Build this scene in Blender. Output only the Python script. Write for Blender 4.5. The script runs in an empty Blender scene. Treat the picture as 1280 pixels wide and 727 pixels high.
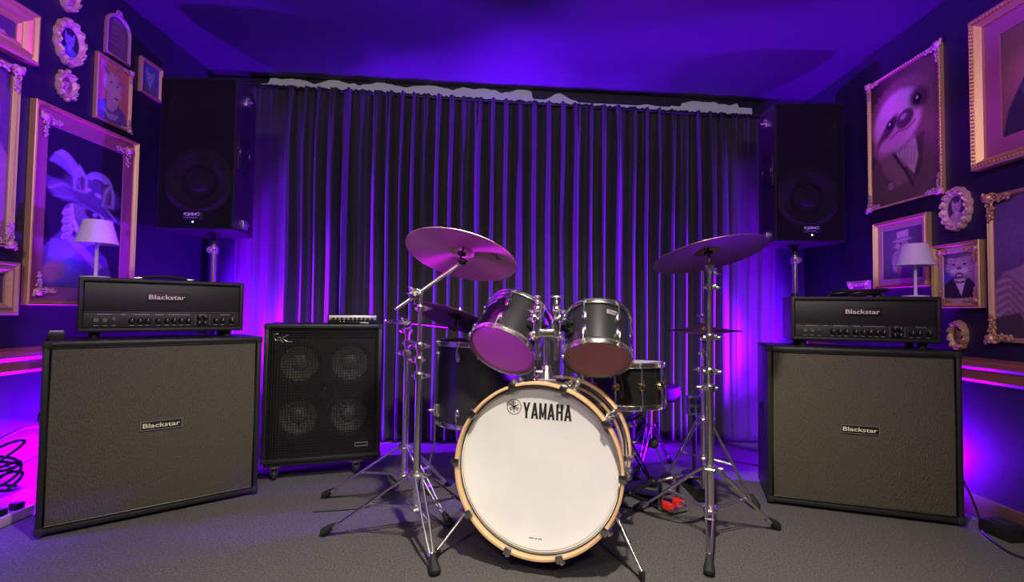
import bpy, bmesh, math, random
import numpy as np
from mathutils import Vector, Matrix, noise
random.seed(7)
rng = np.random.default_rng(3)
SC = bpy.context.scene
COL = SC.collection
PI = math.pi

# ------------------------------------------------------------------ camera
def make_camera():
    p, r = 0.0365, 0.013
    F = Vector((0, math.cos(p), math.sin(p)))
    U0 = Vector((0, -math.sin(p), math.cos(p)))
    R0 = Vector((1, 0, 0))
    R = R0*math.cos(r) + U0*math.sin(r)
    U = U0*math.cos(r) - R0*math.sin(r)
    cd = bpy.data.cameras.new('camera')
    cd.sensor_width = 36.0
    cd.lens = 36.0*640/1280
    cd.clip_start = 0.05
    o = bpy.data.objects.new('camera', cd)
    COL.objects.link(o)
    M = Matrix.Identity(4)
    for i in range(3):
        M[i][0] = R[i]; M[i][1] = U[i]; M[i][2] = -F[i]
    M.translation = Vector((0, 0, 0.9))
    o.matrix_world = M
    SC.camera = o
make_camera()

# ------------------------------------------------------------------ world and lights
w = bpy.data.worlds.new('world'); SC.world = w
w.use_nodes = True
w.node_tree.nodes['Background'].inputs[0].default_value = (0.30, 0.25, 0.45, 1)
w.node_tree.nodes['Background'].inputs[1].default_value = 0.004
SC.view_settings.view_transform = 'Standard'
SC.view_settings.look = 'None'
SC.view_settings.exposure = 0.0
SC.view_settings.gamma = 1.0
SC.view_settings.use_curve_mapping = False

def light(name, kind, loc, col, power, size=0.1, aim=None, spot=None, blend=0.5):
    ld = bpy.data.lights.new(name, kind)
    ld.color = col; ld.energy = power
    if kind == 'AREA': ld.shape = 'DISK'; ld.size = size
    else: ld.shadow_soft_size = size
    if kind == 'SPOT': ld.spot_size = math.radians(spot); ld.spot_blend = blend
    o = bpy.data.objects.new(name, ld); COL.objects.link(o)
    o.location = loc
    if aim is not None:
        o.rotation_euler = (Vector(aim)-Vector(loc)).to_track_quat('-Z', 'Y').to_euler()
    return o
VIO = (0.16, 0.0, 1.0)
MAG = (0.42, 0.0, 1.0)
WARM = (1.0, 0.90, 0.77)
light('violet_uplight_left', 'POINT', (-1.99, 2.48, 0.16), VIO, 270, 0.05)
light('violet_uplight_right', 'POINT', (2.00, 2.74, 0.16), VIO, 270, 0.05)
light('violet_curtain_wash_left', 'SPOT', (-1.98, 2.98, 0.55), VIO, 1500, 0.04, aim=(-.2, 3.46, .85), spot=86, blend=0.35)
light('violet_curtain_wash_right', 'SPOT', (1.98, 3.10, 0.55), VIO, 1500, 0.04, aim=(.2, 3.50, .85), spot=86, blend=0.35)
light('violet_corner_fill_left', 'SPOT', (-2.00, 2.95, 0.60), VIO, 560, 0.04, aim=(-1.45, 3.46, 0.85), spot=95, blend=0.25)  # added wide spot beside the wash, brightens the curtain's flat left end
light('violet_corner_fill_right', 'SPOT', (2.00, 3.05, 0.60), VIO, 330, 0.04, aim=(1.45, 3.5, 0.85), spot=95, blend=0.25)  # added twin of it, brightens the right end of the curtain
light('magenta_floor_lamp_left', 'SPOT', (-2.05, 1.85, 0.20), MAG, 430, 0.04, aim=(-.25, 2.12, 1.28), spot=32, blend=0.7)
light('violet_floor_lamp_left', 'POINT', (-2.05, 1.88, 0.30), VIO, 16, 0.04)
light('ceiling_spot_front', 'SPOT', (0.22, 0.72, 2.37), WARM, 300, 0.05, aim=(0.05, 1.70, 0.1), spot=104, blend=0.9)
light('warm_fill_left', 'AREA', (-0.8, -0.8, 2.38), WARM, 24, 0.35, aim=(-.3, 2.4, .9))  # added fill, no known fixture; gives the chrome something to reflect
light('warm_fill_right', 'AREA', (0.8, -0.8, 2.38), WARM, 24, 0.35, aim=(.3, 2.4, .9))  # added fill too, mirrors the left one
light('magenta_wash_left', 'SPOT', (-0.5, 1.3, 2.36), (0.50, 0.0, 1.0), 60, 0.05, aim=(-2.1, 2.4, 1.6), spot=70, blend=0.8)
light('magenta_wash_right', 'SPOT', (0.5, 1.3, 2.36), (0.50, 0.0, 1.0), 60, 0.05, aim=(2.1, 2.5, 1.6), spot=70, blend=0.8)

# ------------------------------------------------------------------ object helpers
def thing(name, label, cat, loc=(0, 0, 0), rotz=0.0, group=None, M=None):
    o = bpy.data.objects.new(name, None); COL.objects.link(o)
    o.empty_display_size = 0.05
    o.matrix_world = M if M is not None else Matrix.Translation(loc) @ Matrix.Rotation(rotz, 4, 'Z')
    o['label'] = label; o['category'] = cat
    if group: o['group'] = group
    return o
def tag(o, label, cat, group=None):
    o['label'] = label; o['category'] = cat
    if group: o['group'] = group
    return o
def obj(name, bm, mat, parent=None, label=None, sharp=35, M=None):
    bmesh.ops.recalc_face_normals(bm, faces=bm.faces[:])
    ang = math.radians(sharp)
    for f in bm.faces: f.smooth = True
    for e in bm.edges:
        if len(e.link_faces) == 2 and e.calc_face_angle(0) > ang: e.smooth = False
    me = bpy.data.meshes.new(name); bm.to_mesh(me); bm.free()
    me.materials.append(mat)
    o = bpy.data.objects.new(name, me); COL.objects.link(o)
    if parent: o.parent = parent
    if M is not None: o.matrix_basis = M
    if label: o['label'] = label
    return o
def struct(name, bm, mat, parent=None, label=None, cat=None):
    o = obj(name, bm, mat, parent)
    if not parent:
        o['kind'] = 'structure'
        if label: o['label'] = label; o['category'] = cat
    return o
def frame_of(p, a, up=Vector((0, 0, 1))):
    z = Vector(a).normalized()
    x = Vector(up).cross(z)
    if x.length < 1e-4: x = Vector((1, 0, 0)).cross(z)
    if x.length < 1e-4: x = Vector((0, 1, 0))
    x.normalize(); y = z.cross(x)
    M = Matrix((x, y, z)).transposed().to_4x4(); M.translation = Vector(p)
    return M
NB = bmesh.new
def box(bm, c, s, bev=0.0, M=None, seg=2):
    r = bmesh.ops.create_cube(bm, size=1.0)
    T = Matrix.Translation(c) @ Matrix.Diagonal((s[0], s[1], s[2], 1))
    if M is not None: T = M @ T
    bmesh.ops.transform(bm, matrix=T, verts=r['verts'])
    if bev > 0:
        es = list({e for v in r['verts'] for e in v.link_edges})
        bmesh.ops.bevel(bm, geom=es, offset=bev, segments=seg, affect='EDGES', profile=0.6)
    return bm
def cyl(bm, p, q, r1, r2=None, n=16, caps=True):
    p = Vector(p); q = Vector(q); r2 = r1 if r2 is None else r2
    T = frame_of((p+q)/2, q-p)
    bmesh.ops.create_cone(bm, cap_ends=caps, segments=n, radius1=r1, radius2=r2, depth=(q-p).length, matrix=T)
    return bm
def sph(bm, c, r, u=14, v=9, M=None):
    if not hasattr(r, '__len__'): r = (r, r, r)
    T = Matrix.Translation(c) @ Matrix.Diagonal((r[0], r[1], r[2], 1))
    if M is not None: T = M @ T
    bmesh.ops.create_uvsphere(bm, u_segments=u, v_segments=v, radius=1.0, matrix=T)
    return bm
def lathe(bm, prof, n=32, M=None, a0=0.0, a1=2*PI, sx=1.0, sy=1.0, fn=None):
    full = abs(a1-a0-2*PI) < 1e-6
    cols = []
    k = n if full else n+1
    for i in range(k):
        a = a0 + (a1-a0)*i/n
        g = fn(a) if fn else 1.0
        ring = []
        for (r, z) in prof:
            v = Vector((r*math.cos(a)*sx*g, r*math.sin(a)*sy*g, z))
            if M is not None: v = M @ v
            ring.append(bm.verts.new(v))
        cols.append(ring)
    for i in range(n):
        A = cols[i]; B = cols[(i+1) % k]
        for j in range(len(prof)-1):
            if prof[j][0] < 1e-6 and prof[j+1][0] < 1e-6: continue
            try: bm.faces.new((A[j], B[j], B[j+1], A[j+1]))
            except ValueError: pass
    bmesh.ops.remove_doubles(bm, verts=[v for c in cols for v in c], dist=1e-6)
    return bm
def torus(bm, c, axis, R, r, n=32, m=8, a0=0.0, a1=2*PI):
    T = frame_of(c, axis)
    prof = [(R + r*math.cos(2*PI*j/m), r*math.sin(2*PI*j/m)) for j in range(m+1)]
    return lathe(bm, prof, n, T, a0, a1)
def tube(bm, pts, r, n=8, closed=False, cap=True):
    P = [Vector(p) for p in pts]; N = len(P)
    rr = r if hasattr(r, '__len__') else [r]*N
    rings = []; up = None
    for i in range(N):
        if closed: t = P[(i+1) % N]-P[i-1]
        else: t = P[min(i+1, N-1)]-P[max(i-1, 0)]
        t.normalize()
        if up is None:
            up = Vector((0, 0, 1)) if abs(t.z) < .9 else Vector((1, 0, 0))
        s = t.cross(up); s.normalize(); up = s.cross(t)
        rings.append([bm.verts.new(P[i] + rr[i]*(math.cos(2*PI*k/n)*s + math.sin(2*PI*k/n)*up)) for k in range(n)])
    for i in range(N if closed else N-1):
        A = rings[i]; B = rings[(i+1) % N]
        for k in range(n): bm.faces.new((A[k], A[(k+1) % n], B[(k+1) % n], B[k]))
    if cap and not closed:
        bm.faces.new(rings[0][::-1]); bm.faces.new(rings[-1])
    return bm
def spline(pts, k=6):
    P = [Vector(p) for p in pts]; out = []
    for i in range(len(P)-1):
        a = P[max(i-1, 0)]; b = P[i]; c = P[i+1]; d = P[min(i+2, len(P)-1)]
        for j in range(k):
            t = j/k
            out.append(0.5*((2*b) + (c-a)*t + (2*a-5*b+4*c-d)*t*t + (3*b-a-3*c+d)*t**3))
    out.append(P[-1]); return out
def text_bm(s, width, height, depth=0.0006, M=None, shear=0.0, bold=0.0, space=1.0):
    cu = bpy.data.curves.new('lettering', 'FONT')
    cu.body = s; cu.extrude = 0.5; cu.align_x = 'LEFT'; cu.shear = shear; cu.offset = bold; cu.space_character = space
    cu.resolution_u = 3
    o = bpy.data.objects.new('lettering', cu); COL.objects.link(o)
    bpy.context.view_layer.update()
    dg = bpy.context.evaluated_depsgraph_get()
    me = bpy.data.meshes.new_from_object(o.evaluated_get(dg))
    bpy.data.objects.remove(o); bpy.data.curves.remove(cu)
    bm = bmesh.new(); bm.from_mesh(me); bpy.data.meshes.remove(me)
    xs = [v.co.x for v in bm.verts]; ys = [v.co.y for v in bm.verts]; zs = [v.co.z for v in bm.verts]
    x0, x1, y0, y1, z0, z1 = min(xs), max(xs), min(ys), max(ys), min(zs), max(zs)
    T = Matrix.Diagonal((width/(x1-x0), height/(y1-y0), depth/max(z1-z0, 1e-6), 1)) @ Matrix.Translation((-(x0+x1)/2, -(y0+y1)/2, -z0))
    if M is not None: T = M @ T
    bmesh.ops.transform(bm, matrix=T, verts=bm.verts[:])
    return bm
def merge(dst, src):
    me = bpy.data.meshes.new('tmp'); src.to_mesh(me); src.free(); dst.from_mesh(me); bpy.data.meshes.remove(me); return dst

# ------------------------------------------------------------------ materials
def mat(name, col, rough=0.5, metal=0.0, spec=0.5, bump=None, noise_col=None, coat=0.0, sheen=0.0, emit=None, aniso=0.0, trans=None):
    m = bpy.data.materials.new(name); m.use_nodes = True
    nt = m.node_tree; N = nt.nodes; L = nt.links
    b = N['Principled BSDF']
    b.inputs['Base Color'].default_value = (*col, 1)
    b.inputs['Roughness'].default_value = rough
    b.inputs['Metallic'].default_value = metal
    b.inputs['Specular IOR Level'].default_value = spec
    b.inputs['Coat Weight'].default_value = coat
    b.inputs['Anisotropic'].default_value = aniso
    if sheen:
        b.inputs['Sheen Weight'].default_value = sheen; b.inputs['Sheen Roughness'].default_value = 0.4
    if emit: b.inputs['Emission Color'].default_value = (*emit[0], 1); b.inputs['Emission Strength'].default_value = emit[1]
    tc = None
    if bump or noise_col: tc = N.new('ShaderNodeTexCoord')
    if bump:
        sc, st, dist = bump[:3]
        nz = N.new('ShaderNodeTexNoise'); nz.inputs['Scale'].default_value = sc; nz.inputs['Detail'].default_value = 3
        if len(bump) > 3:
            mp = N.new('ShaderNodeMapping'); mp.inputs['Scale'].default_value = bump[3]
            L.new(tc.outputs['Object'], mp.inputs[0]); L.new(mp.outputs[0], nz.inputs['Vector'])
        else: L.new(tc.outputs['Object'], nz.inputs['Vector'])
        bp = N.new('ShaderNodeBump'); bp.inputs['Strength'].default_value = st; bp.inputs['Distance'].default_value = dist
        L.new(nz.outputs['Fac'], bp.inputs['Height']); L.new(bp.outputs[0], b.inputs['Normal'])
    if noise_col:
        sc, c2, lo, hi = noise_col[:4]
        nz = N.new('ShaderNodeTexNoise'); nz.inputs['Scale'].default_value = sc; nz.inputs['Detail'].default_value = 4
        if len(noise_col) > 4:
            mp = N.new('ShaderNodeMapping'); mp.inputs['Scale'].default_value = noise_col[4]
            L.new(tc.outputs['Object'], mp.inputs[0]); L.new(mp.outputs[0], nz.inputs['Vector'])
        else: L.new(tc.outputs['Object'], nz.inputs['Vector'])
        cr = N.new('ShaderNodeValToRGB')
        cr.color_ramp.elements[0].position = lo; cr.color_ramp.elements[0].color = (*col, 1)
        cr.color_ramp.elements[1].position = hi; cr.color_ramp.elements[1].color = (*c2, 1)
        L.new(nz.outputs['Fac'], cr.inputs[0]); L.new(cr.outputs[0], b.inputs['Base Color'])
    return m
M_wall = mat('navy_wall_paint', (0.017, 0.012, 0.036), 0.5, bump=(60, .15, .002))
M_ceil = mat('dark_ceiling_paint', (0.055, 0.045, 0.085), 0.8)
M_carpet = mat('grey_carpet', (0.075, 0.070, 0.068), 0.95, spec=.1, bump=(230, .9, .006), noise_col=(130, (0.19, 0.178, 0.17), .3, .75))
M_trim = mat('red_brown_trim', (0.30, 0.10, 0.08), 0.35, noise_col=(14, (0.20, 0.07, 0.05), .3, .7, (1, .1, 1)))
M_base = mat('brown_baseboard_wood', (0.16, 0.075, 0.035), 0.5, noise_col=(14, (0.09, 0.04, 0.02), .3, .7, (1, .1, 1)))
M_plaster = mat('unpainted_white_plaster', (0.90, 0.91, 0.93), 0.8)
M_curtain = mat('black_velvet_curtain', (0.050, 0.044, 0.046), 0.85, spec=.2, sheen=0.15)
M_tolex = mat('black_tolex', (0.016, 0.015, 0.015), 0.42, spec=.5, bump=(420, .5, .001))
M_grille = mat('charcoal_grille_cloth', (0.056, 0.050, 0.039), 0.7, spec=.25, bump=(200, 1.0, .004, (1, 1, .45)), noise_col=(240, (0.125, 0.110, 0.083), .3, .75, (1, 1, .55)))
M_black = mat('satin_black_plastic', (0.012, 0.012, 0.013), 0.4)
M_panel = mat('black_control_panel', (0.018, 0.017, 0.017), 0.45)
M_rub = mat('black_rubber', (0.012, 0.012, 0.012), 0.7)
M_chrome = mat('chrome', (0.95, 0.93, 0.87), 0.24, 1.0)
M_dchrome = mat('worn_steel', (0.55, 0.53, 0.50), 0.24, 1.0)
M_bmetal = mat('black_metal', (0.03, 0.03, 0.032), 0.35, 0.6)
M_brass = mat('polished_brass', (0.85, 0.66, 0.28), 0.18, 1.0)
M_gold = mat('gold_leaf_frame', (0.72, 0.52, 0.20), 0.42, 0.55, bump=(90, .25, .002))
M_goldd = mat('aged_gold_frame', (0.62, 0.40, 0.22), 0.5, 0.45, bump=(70, .5, .003))
M_rose = mat('pale_carved_frame', (0.75, 0.50, 0.42), 0.5, 0.3, bump=(80, .4, .003))
M_mat = mat('mauve_picture_mount', (0.34, 0.11, 0.17), 0.7)
M_shell = mat('satin_black_drum_shell', (0.040, 0.040, 0.042), 0.33, 0.55, spec=.8)
M_floorshell = mat('dark_drum_shell', (0.03, 0.028, 0.028), 0.4, 0.2)
M_maple = mat('maple_wood', (0.78, 0.50, 0.27), 0.45, noise_col=(9, (0.68, 0.41, 0.20), .3, .7))
M_dmaple = mat('inner_shell_wood', (0.80, 0.50, 0.32), 0.5)
M_hoop = mat('natural_maple_hoop', (0.80, 0.52, 0.27), 0.3, coat=.4, noise_col=(18, (0.72, 0.43, 0.20), .3, .7))
M_head = mat('white_coated_drumhead', (0.84, 0.82, 0.79), 0.6, noise_col=(3.5, (0.77, 0.755, 0.74), .42, .6))
M_ink = mat('black_print', (0.012, 0.011, 0.010), 0.6)
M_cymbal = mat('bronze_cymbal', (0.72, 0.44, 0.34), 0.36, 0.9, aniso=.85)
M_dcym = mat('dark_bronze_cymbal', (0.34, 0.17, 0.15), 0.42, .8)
M_cream = mat('cream_lettering', (0.85, 0.80, 0.62), 0.4)
M_white = mat('white_lettering', (0.80, 0.80, 0.82), 0.4)
M_lamp = mat('white_lamp_shade', (0.78, 0.76, 0.74), 0.6)
M_spk = mat('speaker_cone_paper', (0.16, 0.145, 0.13), 0.5)
for _m in (M_cymbal,):
    _t = _m.node_tree.nodes.new('ShaderNodeTangent'); _t.direction_type = 'RADIAL'; _t.axis = 'Z'; _m.node_tree.links.new(_t.outputs[0], _m.node_tree.nodes['Principled BSDF'].inputs['Tangent'])

M_silver = mat('brushed_silver_panel', (0.62, 0.60, 0.62), 0.35, 0.7)
M_red = mat('red_paint', (0.75, 0.03, 0.02), 0.35)
M_led = mat('lit_indicator', (0.6, 0.7, 1.0), 0.4, emit=((0.6, 0.75, 1.0), 12))
M_cable = mat('black_cable', (0.014, 0.013, 0.014), 0.45)
M_pinkcable = mat('pale_cable', (0.55, 0.35, 0.45), 0.45)

def translucent(name, col, tr, tl, gl):
    m = bpy.data.materials.new(name); m.use_nodes = True
    nt = m.node_tree; N = nt.nodes; L = nt.links; N.clear()
    out = N.new('ShaderNodeOutputMaterial')
    T = N.new('ShaderNodeBsdfTransparent'); T.inputs[0].default_value = (*col, 1)
    S = N.new('ShaderNodeBsdfTranslucent'); S.inputs[0].default_value = (*col, 1)
    D = N.new('ShaderNodeBsdfDiffuse'); D.inputs[0].default_value = (*col, 1)
    G = N.new('ShaderNodeBsdfGlossy'); G.inputs['Roughness'].default_value = .15
    a = N.new('ShaderNodeMixShader'); a.inputs[0].default_value = tl; L.new(D.outputs[0], a.inputs[1]); L.new(S.outputs[0], a.inputs[2])
    b = N.new('ShaderNodeMixShader'); b.inputs[0].default_value = tr; L.new(a.outputs[0], b.inputs[1]); L.new(T.outputs[0], b.inputs[2])
    c = N.new('ShaderNodeMixShader'); c.inputs[0].default_value = gl; L.new(b.outputs[0], c.inputs[1]); L.new(G.outputs[0], c.inputs[2])
    L.new(c.outputs[0], out.inputs[0]); return m
M_batter = translucent('translucent_batter_head', (0.95, 0.90, 0.84), 0.35, 0.85, 0.02)
M_reso = translucent('clear_resonant_head', (0.96, 0.66, 0.55), 0.45, 0.6, 0.05)
M_perf = translucent('perforated_black_grille', (0.5, 0.5, 0.5), 0.22, 0.0, 0.0)
for n in M_perf.node_tree.nodes:
    if n.type == 'BSDF_DIFFUSE': n.inputs[0].default_value = (0.015, 0.015, 0.016, 1)
    if n.type == 'BSDF_TRANSPARENT': n.inputs[0].default_value = (0.9, 0.9, 0.9, 1)

# ------------------------------------------------------------------ the room
XW = 2.1; YF = -2.6
def yb(x): return 3.50 + 0.035*x           # back wall, very slightly skewed
def zc(x): return 2.47 - 0.023*x           # ceiling, sags towards the right
def quad(bm, pts):
    bm.faces.new([bm.verts.new(p) for p in pts]); return bm
def slab(pts, off):
    bm = NB(); a = [bm.verts.new(p) for p in pts]; o = Vector(off); b = [bm.verts.new(Vector(p)+o) for p in pts]
    n = len(pts); bm.faces.new(a); bm.faces.new(b[::-1])
    for i in range(n): bm.faces.new((a[i], b[i], b[(i+1) % n], a[(i+1) % n]))
    return bm
YB = 3.68
struct('floor', slab([(-2.3, YF-.1, 0), (2.3, YF-.1, 0), (2.3, YB+.2, 0), (-2.3, YB+.2, 0)], (0, 0, -.1)), M_carpet)
struct('ceiling', slab([(-2.3, YF-.1, zc(-2.3)), (2.3, YF-.1, zc(2.3)), (2.3, YB+.2, zc(2.3)), (-2.3, YB+.2, zc(-2.3))], (0, 0, .1)), M_ceil)
struct('wall_left', slab([(-XW, YF-.1, -.05), (-XW, YB+.2, -.05), (-XW, YB+.2, 2.55), (-XW, YF-.1, 2.55)], (-.12, 0, 0)), M_wall)
struct('wall_right', slab([(XW, YF-.1, -.05), (XW, YB+.2, -.05), (XW, YB+.2, 2.5), (XW, YF-.1, 2.5)], (.12, 0, 0)), M_wall)
struct('wall_back', slab([(-XW, yb(-XW)+.1, -.05), (XW, yb(XW)+.1, -.05), (XW, yb(XW)+.1, 2.5), (-XW, yb(-XW)+.1, 2.5)], (0, .1, 0)), M_wall)
struct('wall_front', slab([(-XW, YF, -.05), (XW, YF, -.05), (XW, YF, 2.5), (-XW, YF, 2.5)], (0, -.1, 0)), M_wall)

def rail(name, side):
    bm = NB(); s = side
    prof = [(0, .60), (.012, .603), (.022, .615), (.014, .63), (.014, .655), (.030, .672), (.030, .69), (.018, .70), (.018, .708), (0, .712)]
    y0, y1 = YF, yb(s*XW)+.08
    A = [bm.verts.new((s*(XW-a), y0, b)) for a, b in prof]; B = [bm.verts.new((s*(XW-a), y1, b)) for a, b in prof]
    for i in range(len(prof)-1): bm.faces.new((A[i], A[i+1], B[i+1], B[i]))
    bm.faces.new(A); bm.faces.new(B[::-1])
    o = struct(name, bm, M_trim); return o
rail('trim_1', -1); rail('trim_2', 1)
for nm, s in (('baseboard_left', -1), ('baseboard_right', 1)):
    bm = NB(); box(bm, (s*(XW-.009), (YF+YB-.1)/2, .05), (.018, YB-.1-YF, .1), .004); struct(nm, bm, M_base)

# ragged strip of unpainted plaster at the wall head, above the curtain
def plaster_strip():
    bm = NB(); n = 260; x0, x1 = -1.78, 1.72
    top = []; bot = []
    for i in range(n+1):
        x = x0+(x1-x0)*i/n
        lumps = 0.5+0.5*math.sin(x*13+2*math.sin(x*5))
        a = noise.noise(Vector((x*9, 0, 0)))*.018 + noise.noise(Vector((x*26, 3, 0)))*.009 + .022*abs(math.sin(x*9.5+1))
        env = 1.0
        if x > 0.12: env = .25 + .75*math.exp(-((x-.31)/.06)**2) + .5*math.exp(-((x-.95)/.05)**2)
        if 0.45 < x < 1.12: env *= .35
        if x > 1.2: env = .8
        if x > 1.62 or x < -1.72: env *= .5
        zt = zc(x) - .034 + max(-.03, (a+.006)*env) - (1-min(env, 1))*.045
        top.append((x, min(zt, zc(x)-.002))); bot.append((x, zc(x)-.16))
    fr = [bm.verts.new((x, yb(x)+.094, z)) for x, z in bot]; tr = [bm.verts.new((x, yb(x)+.094, z)) for x, z in top]
    trb = [bm.verts.new((x, yb(x)+.101, z)) for x, z in top]
    for i in range(n):
        bm.faces.new((fr[i], fr[i+1], tr[i+1], tr[i])); bm.faces.new((tr[i], tr[i+1], trb[i+1], trb[i]))
    struct('trim_3', bm, M_plaster)
plaster_strip()

# ------------------------------------------------------------------ curtain
def zrod(x): return 2.355 - 0.035*x
def build_curtain():
    t = thing('stage_curtain', 'full-width black velvet curtain hanging in pleats across the back wall', 'curtain', (0, yb(0), 0))
    bm = NB()
    x0, x1 = -1.86, 1.83; nx, nz = 900, 44
    rows = []
    fold_x = []
    ph = [0.0]
    for i in range(1, nx+1):
        x = x0+(x1-x0)*i/nx
        wl = .095 + .05*noise.noise(Vector((x*2.2, 7, 0))) + .02*noise.noise(Vector((x*6.1, 2, 0)))
        ph.append(ph[-1] + (x1-x0)/nx/wl*2*PI)
    for j in range(nz+1):
        v = j/nz; row = []
        for i in range(nx+1):
            x = x0+(x1-x0)*i/nx
            z = .02 + (zrod(x)-.02)*v
            p = ph[i] + 1.1*noise.noise(Vector((x*1.6, z*.9, 5)))
            edge = min(1, .16 + max(0, (min(x-x0, x1-x)-.27)/.16))
            low = 1-.55*max(0, (v-.8)/.2)
            c = math.cos(p)
            fold = (1-abs(math.sin(p/2)))*2-1                       # narrow sharp ridges
            k = .5+.95*noise.noise(Vector((p/(2*PI)*.83, z*.45, 11)))
            y = -.046*edge*low*max(.06, .18+1.35*k)*(fold*.75+c*.25)
            y -= .010*edge*math.cos(2.27*p + 1.3*noise.noise(Vector((x*3, z, 1))))
            g = max(0, (v-.86)/.14)
            y -= .010*g*math.cos(p*3.1+noise.noise(Vector((x*20, 0, 0))))*(1-.5*g)
            y -= .02*noise.noise(Vector((x*1.1, z*.6, 20)))
            row.append(bm.verts.new((x, .035*x + y, z)))
        rows.append(row)
    for j in range(nz):
        for i in range(nx): bm.faces.new((rows[j][i], rows[j][i+1], rows[j+1][i+1], rows[j+1][i]))
    o = obj('curtain_cloth', bm, M_curtain, t, sharp=180)
    md = o.modifiers.new('thickness', 'SOLIDIFY'); md.thickness = .003
    r = NB(); cyl(r, (-1.92, .035*-1.92, zrod(-1.92)-.02), (1.9, .035*1.9, zrod(1.9)-.02), .011, n=12)
    obj('curtain_rail', r, M_bmetal, t)
build_curtain()

# ------------------------------------------------------------------ paintings: brushwork computed on a grid
class Paint:
    def __init__(s, asp, col, n=120):
        s.h = n; s.w = max(8, int(n*asp)); s.asp = asp
        y, x = np.mgrid[0:s.h, 0:s.w]; s.x = x/(s.w-1)*asp; s.y = y/(s.h-1)      # y up, x in units of height
        s.a = np.zeros((s.h, s.w, 3)) + np.array(col)
    def mixin(s, m, col):
        m = np.clip(m, 0, 1)[..., None]; s.a = s.a*(1-m) + np.array(col)*m
    def ell(s, cx, cy, rx, ry, col, rot=0, soft=.08, al=1.0):
        c, n = math.cos(rot), math.sin(rot); dx = s.x-cx*s.asp; dy = s.y-cy
        u = (dx*c+dy*n)/rx; v = (-dx*n+dy*c)/ry
        d = np.sqrt(u*u+v*v); s.mixin((1+soft-d)/(2*soft)*al, col)
    def poly(s, pts, col, soft=.008, al=1.0):
        P = [(p[0]*s.asp, p[1]) for p in pts]; ins = np.zeros(s.x.shape, bool); dm = np.full(s.x.shape, 9.)
        for i in range(len(P)):
            (x0, y0), (x1, y1) = P[i-1], P[i]
            cond = ((y0 > s.y) != (y1 > s.y)); xi = x0+(s.y-y0)*(x1-x0)/((y1-y0) if y1 != y0 else 1e-9)
            ins ^= cond & (s.x < xi)
            dx, dy = x1-x0, y1-y0; t = np.clip(((s.x-x0)*dx+(s.y-y0)*dy)/(dx*dx+dy*dy+1e-12), 0, 1)
            dm = np.minimum(dm, np.hypot(s.x-x0-t*dx, s.y-y0-t*dy))
        s.mixin(np.where(ins, .5+dm/(2*soft), .5-dm/(2*soft))*al, col)
    def line(s, pts, wd, col, al=1.0, soft=.006):
        dm = np.full(s.x.shape, 9.)
        P = [(p[0]*s.asp, p[1]) for p in pts]
        for (x0, y0), (x1, y1) in zip(P, P[1:]):
            dx, dy = x1-x0, y1-y0; t = np.clip(((s.x-x0)*dx+(s.y-y0)*dy)/(dx*dx+dy*dy+1e-12), 0, 1)
            dm = np.minimum(dm, np.hypot(s.x-x0-t*dx, s.y-y0-t*dy))
        s.mixin((wd/2+soft-dm)/(2*soft)*al, col)
    def grain(s, amt=.12):
        g = rng.normal(size=(s.h, s.w)); g = (g+np.roll(g, 1, 0)+np.roll(g, 1, 1)+np.roll(g, -1, 0))/4
        s.a = np.clip(s.a*(1+amt*g[..., None]), 0, 1)
M_paint = bpy.data.materials.new('painted_canvas'); M_paint.use_nodes = True
_n = M_paint.node_tree; _b = _n.nodes['Principled BSDF']; _at = _n.nodes.new('ShaderNodeAttribute'); _at.attribute_name = 'brush'
_n.links.new(_at.outputs['Color'], _b.inputs['Base Color']); _b.inputs['Roughness'].default_value = .55; _b.inputs['Specular IOR Level'].default_value = .2
def canvas(name, P, wdt, hgt, parent, z=0.0, ellipse=False, arch=False):
    bm = NB(); lay = bm.loops.layers.float_color.new('brush')
    V = [[bm.verts.new(((i/(P.w-1)-.5)*wdt, (j/(P.h-1)-.5)*hgt, z)) for i in range(P.w)] for j in range(P.h)]
    idx = {}
    for j in range(P.h):
        for i in range(P.w): idx[V[j][i]] = (j, i)
    for j in range(P.h-1):
        for i in range(P.w-1):
            u = ((i+.5)/(P.w-1)-.5)*2; v = ((j+.5)/(P.h-1)-.5)*2
            if ellipse and u*u+v*v > 1.0: continue
            if arch and v > .4 and abs(u) > math.sqrt(max(0, 1-((v-.4)/.6)**2)): continue
            f = bm.faces.new((V[j][i], V[j][i+1], V[j+1][i+1], V[j+1][i]))
            for l in f.loops:
                a, b = idx[l.vert]; l[lay] = (*P.a[a, b], 1)
    bmesh.ops.delete(bm, geom=[v for v in bm.verts if not v.link_faces], context='VERTS')
    return obj(name, bm, M_paint, parent)

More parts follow.
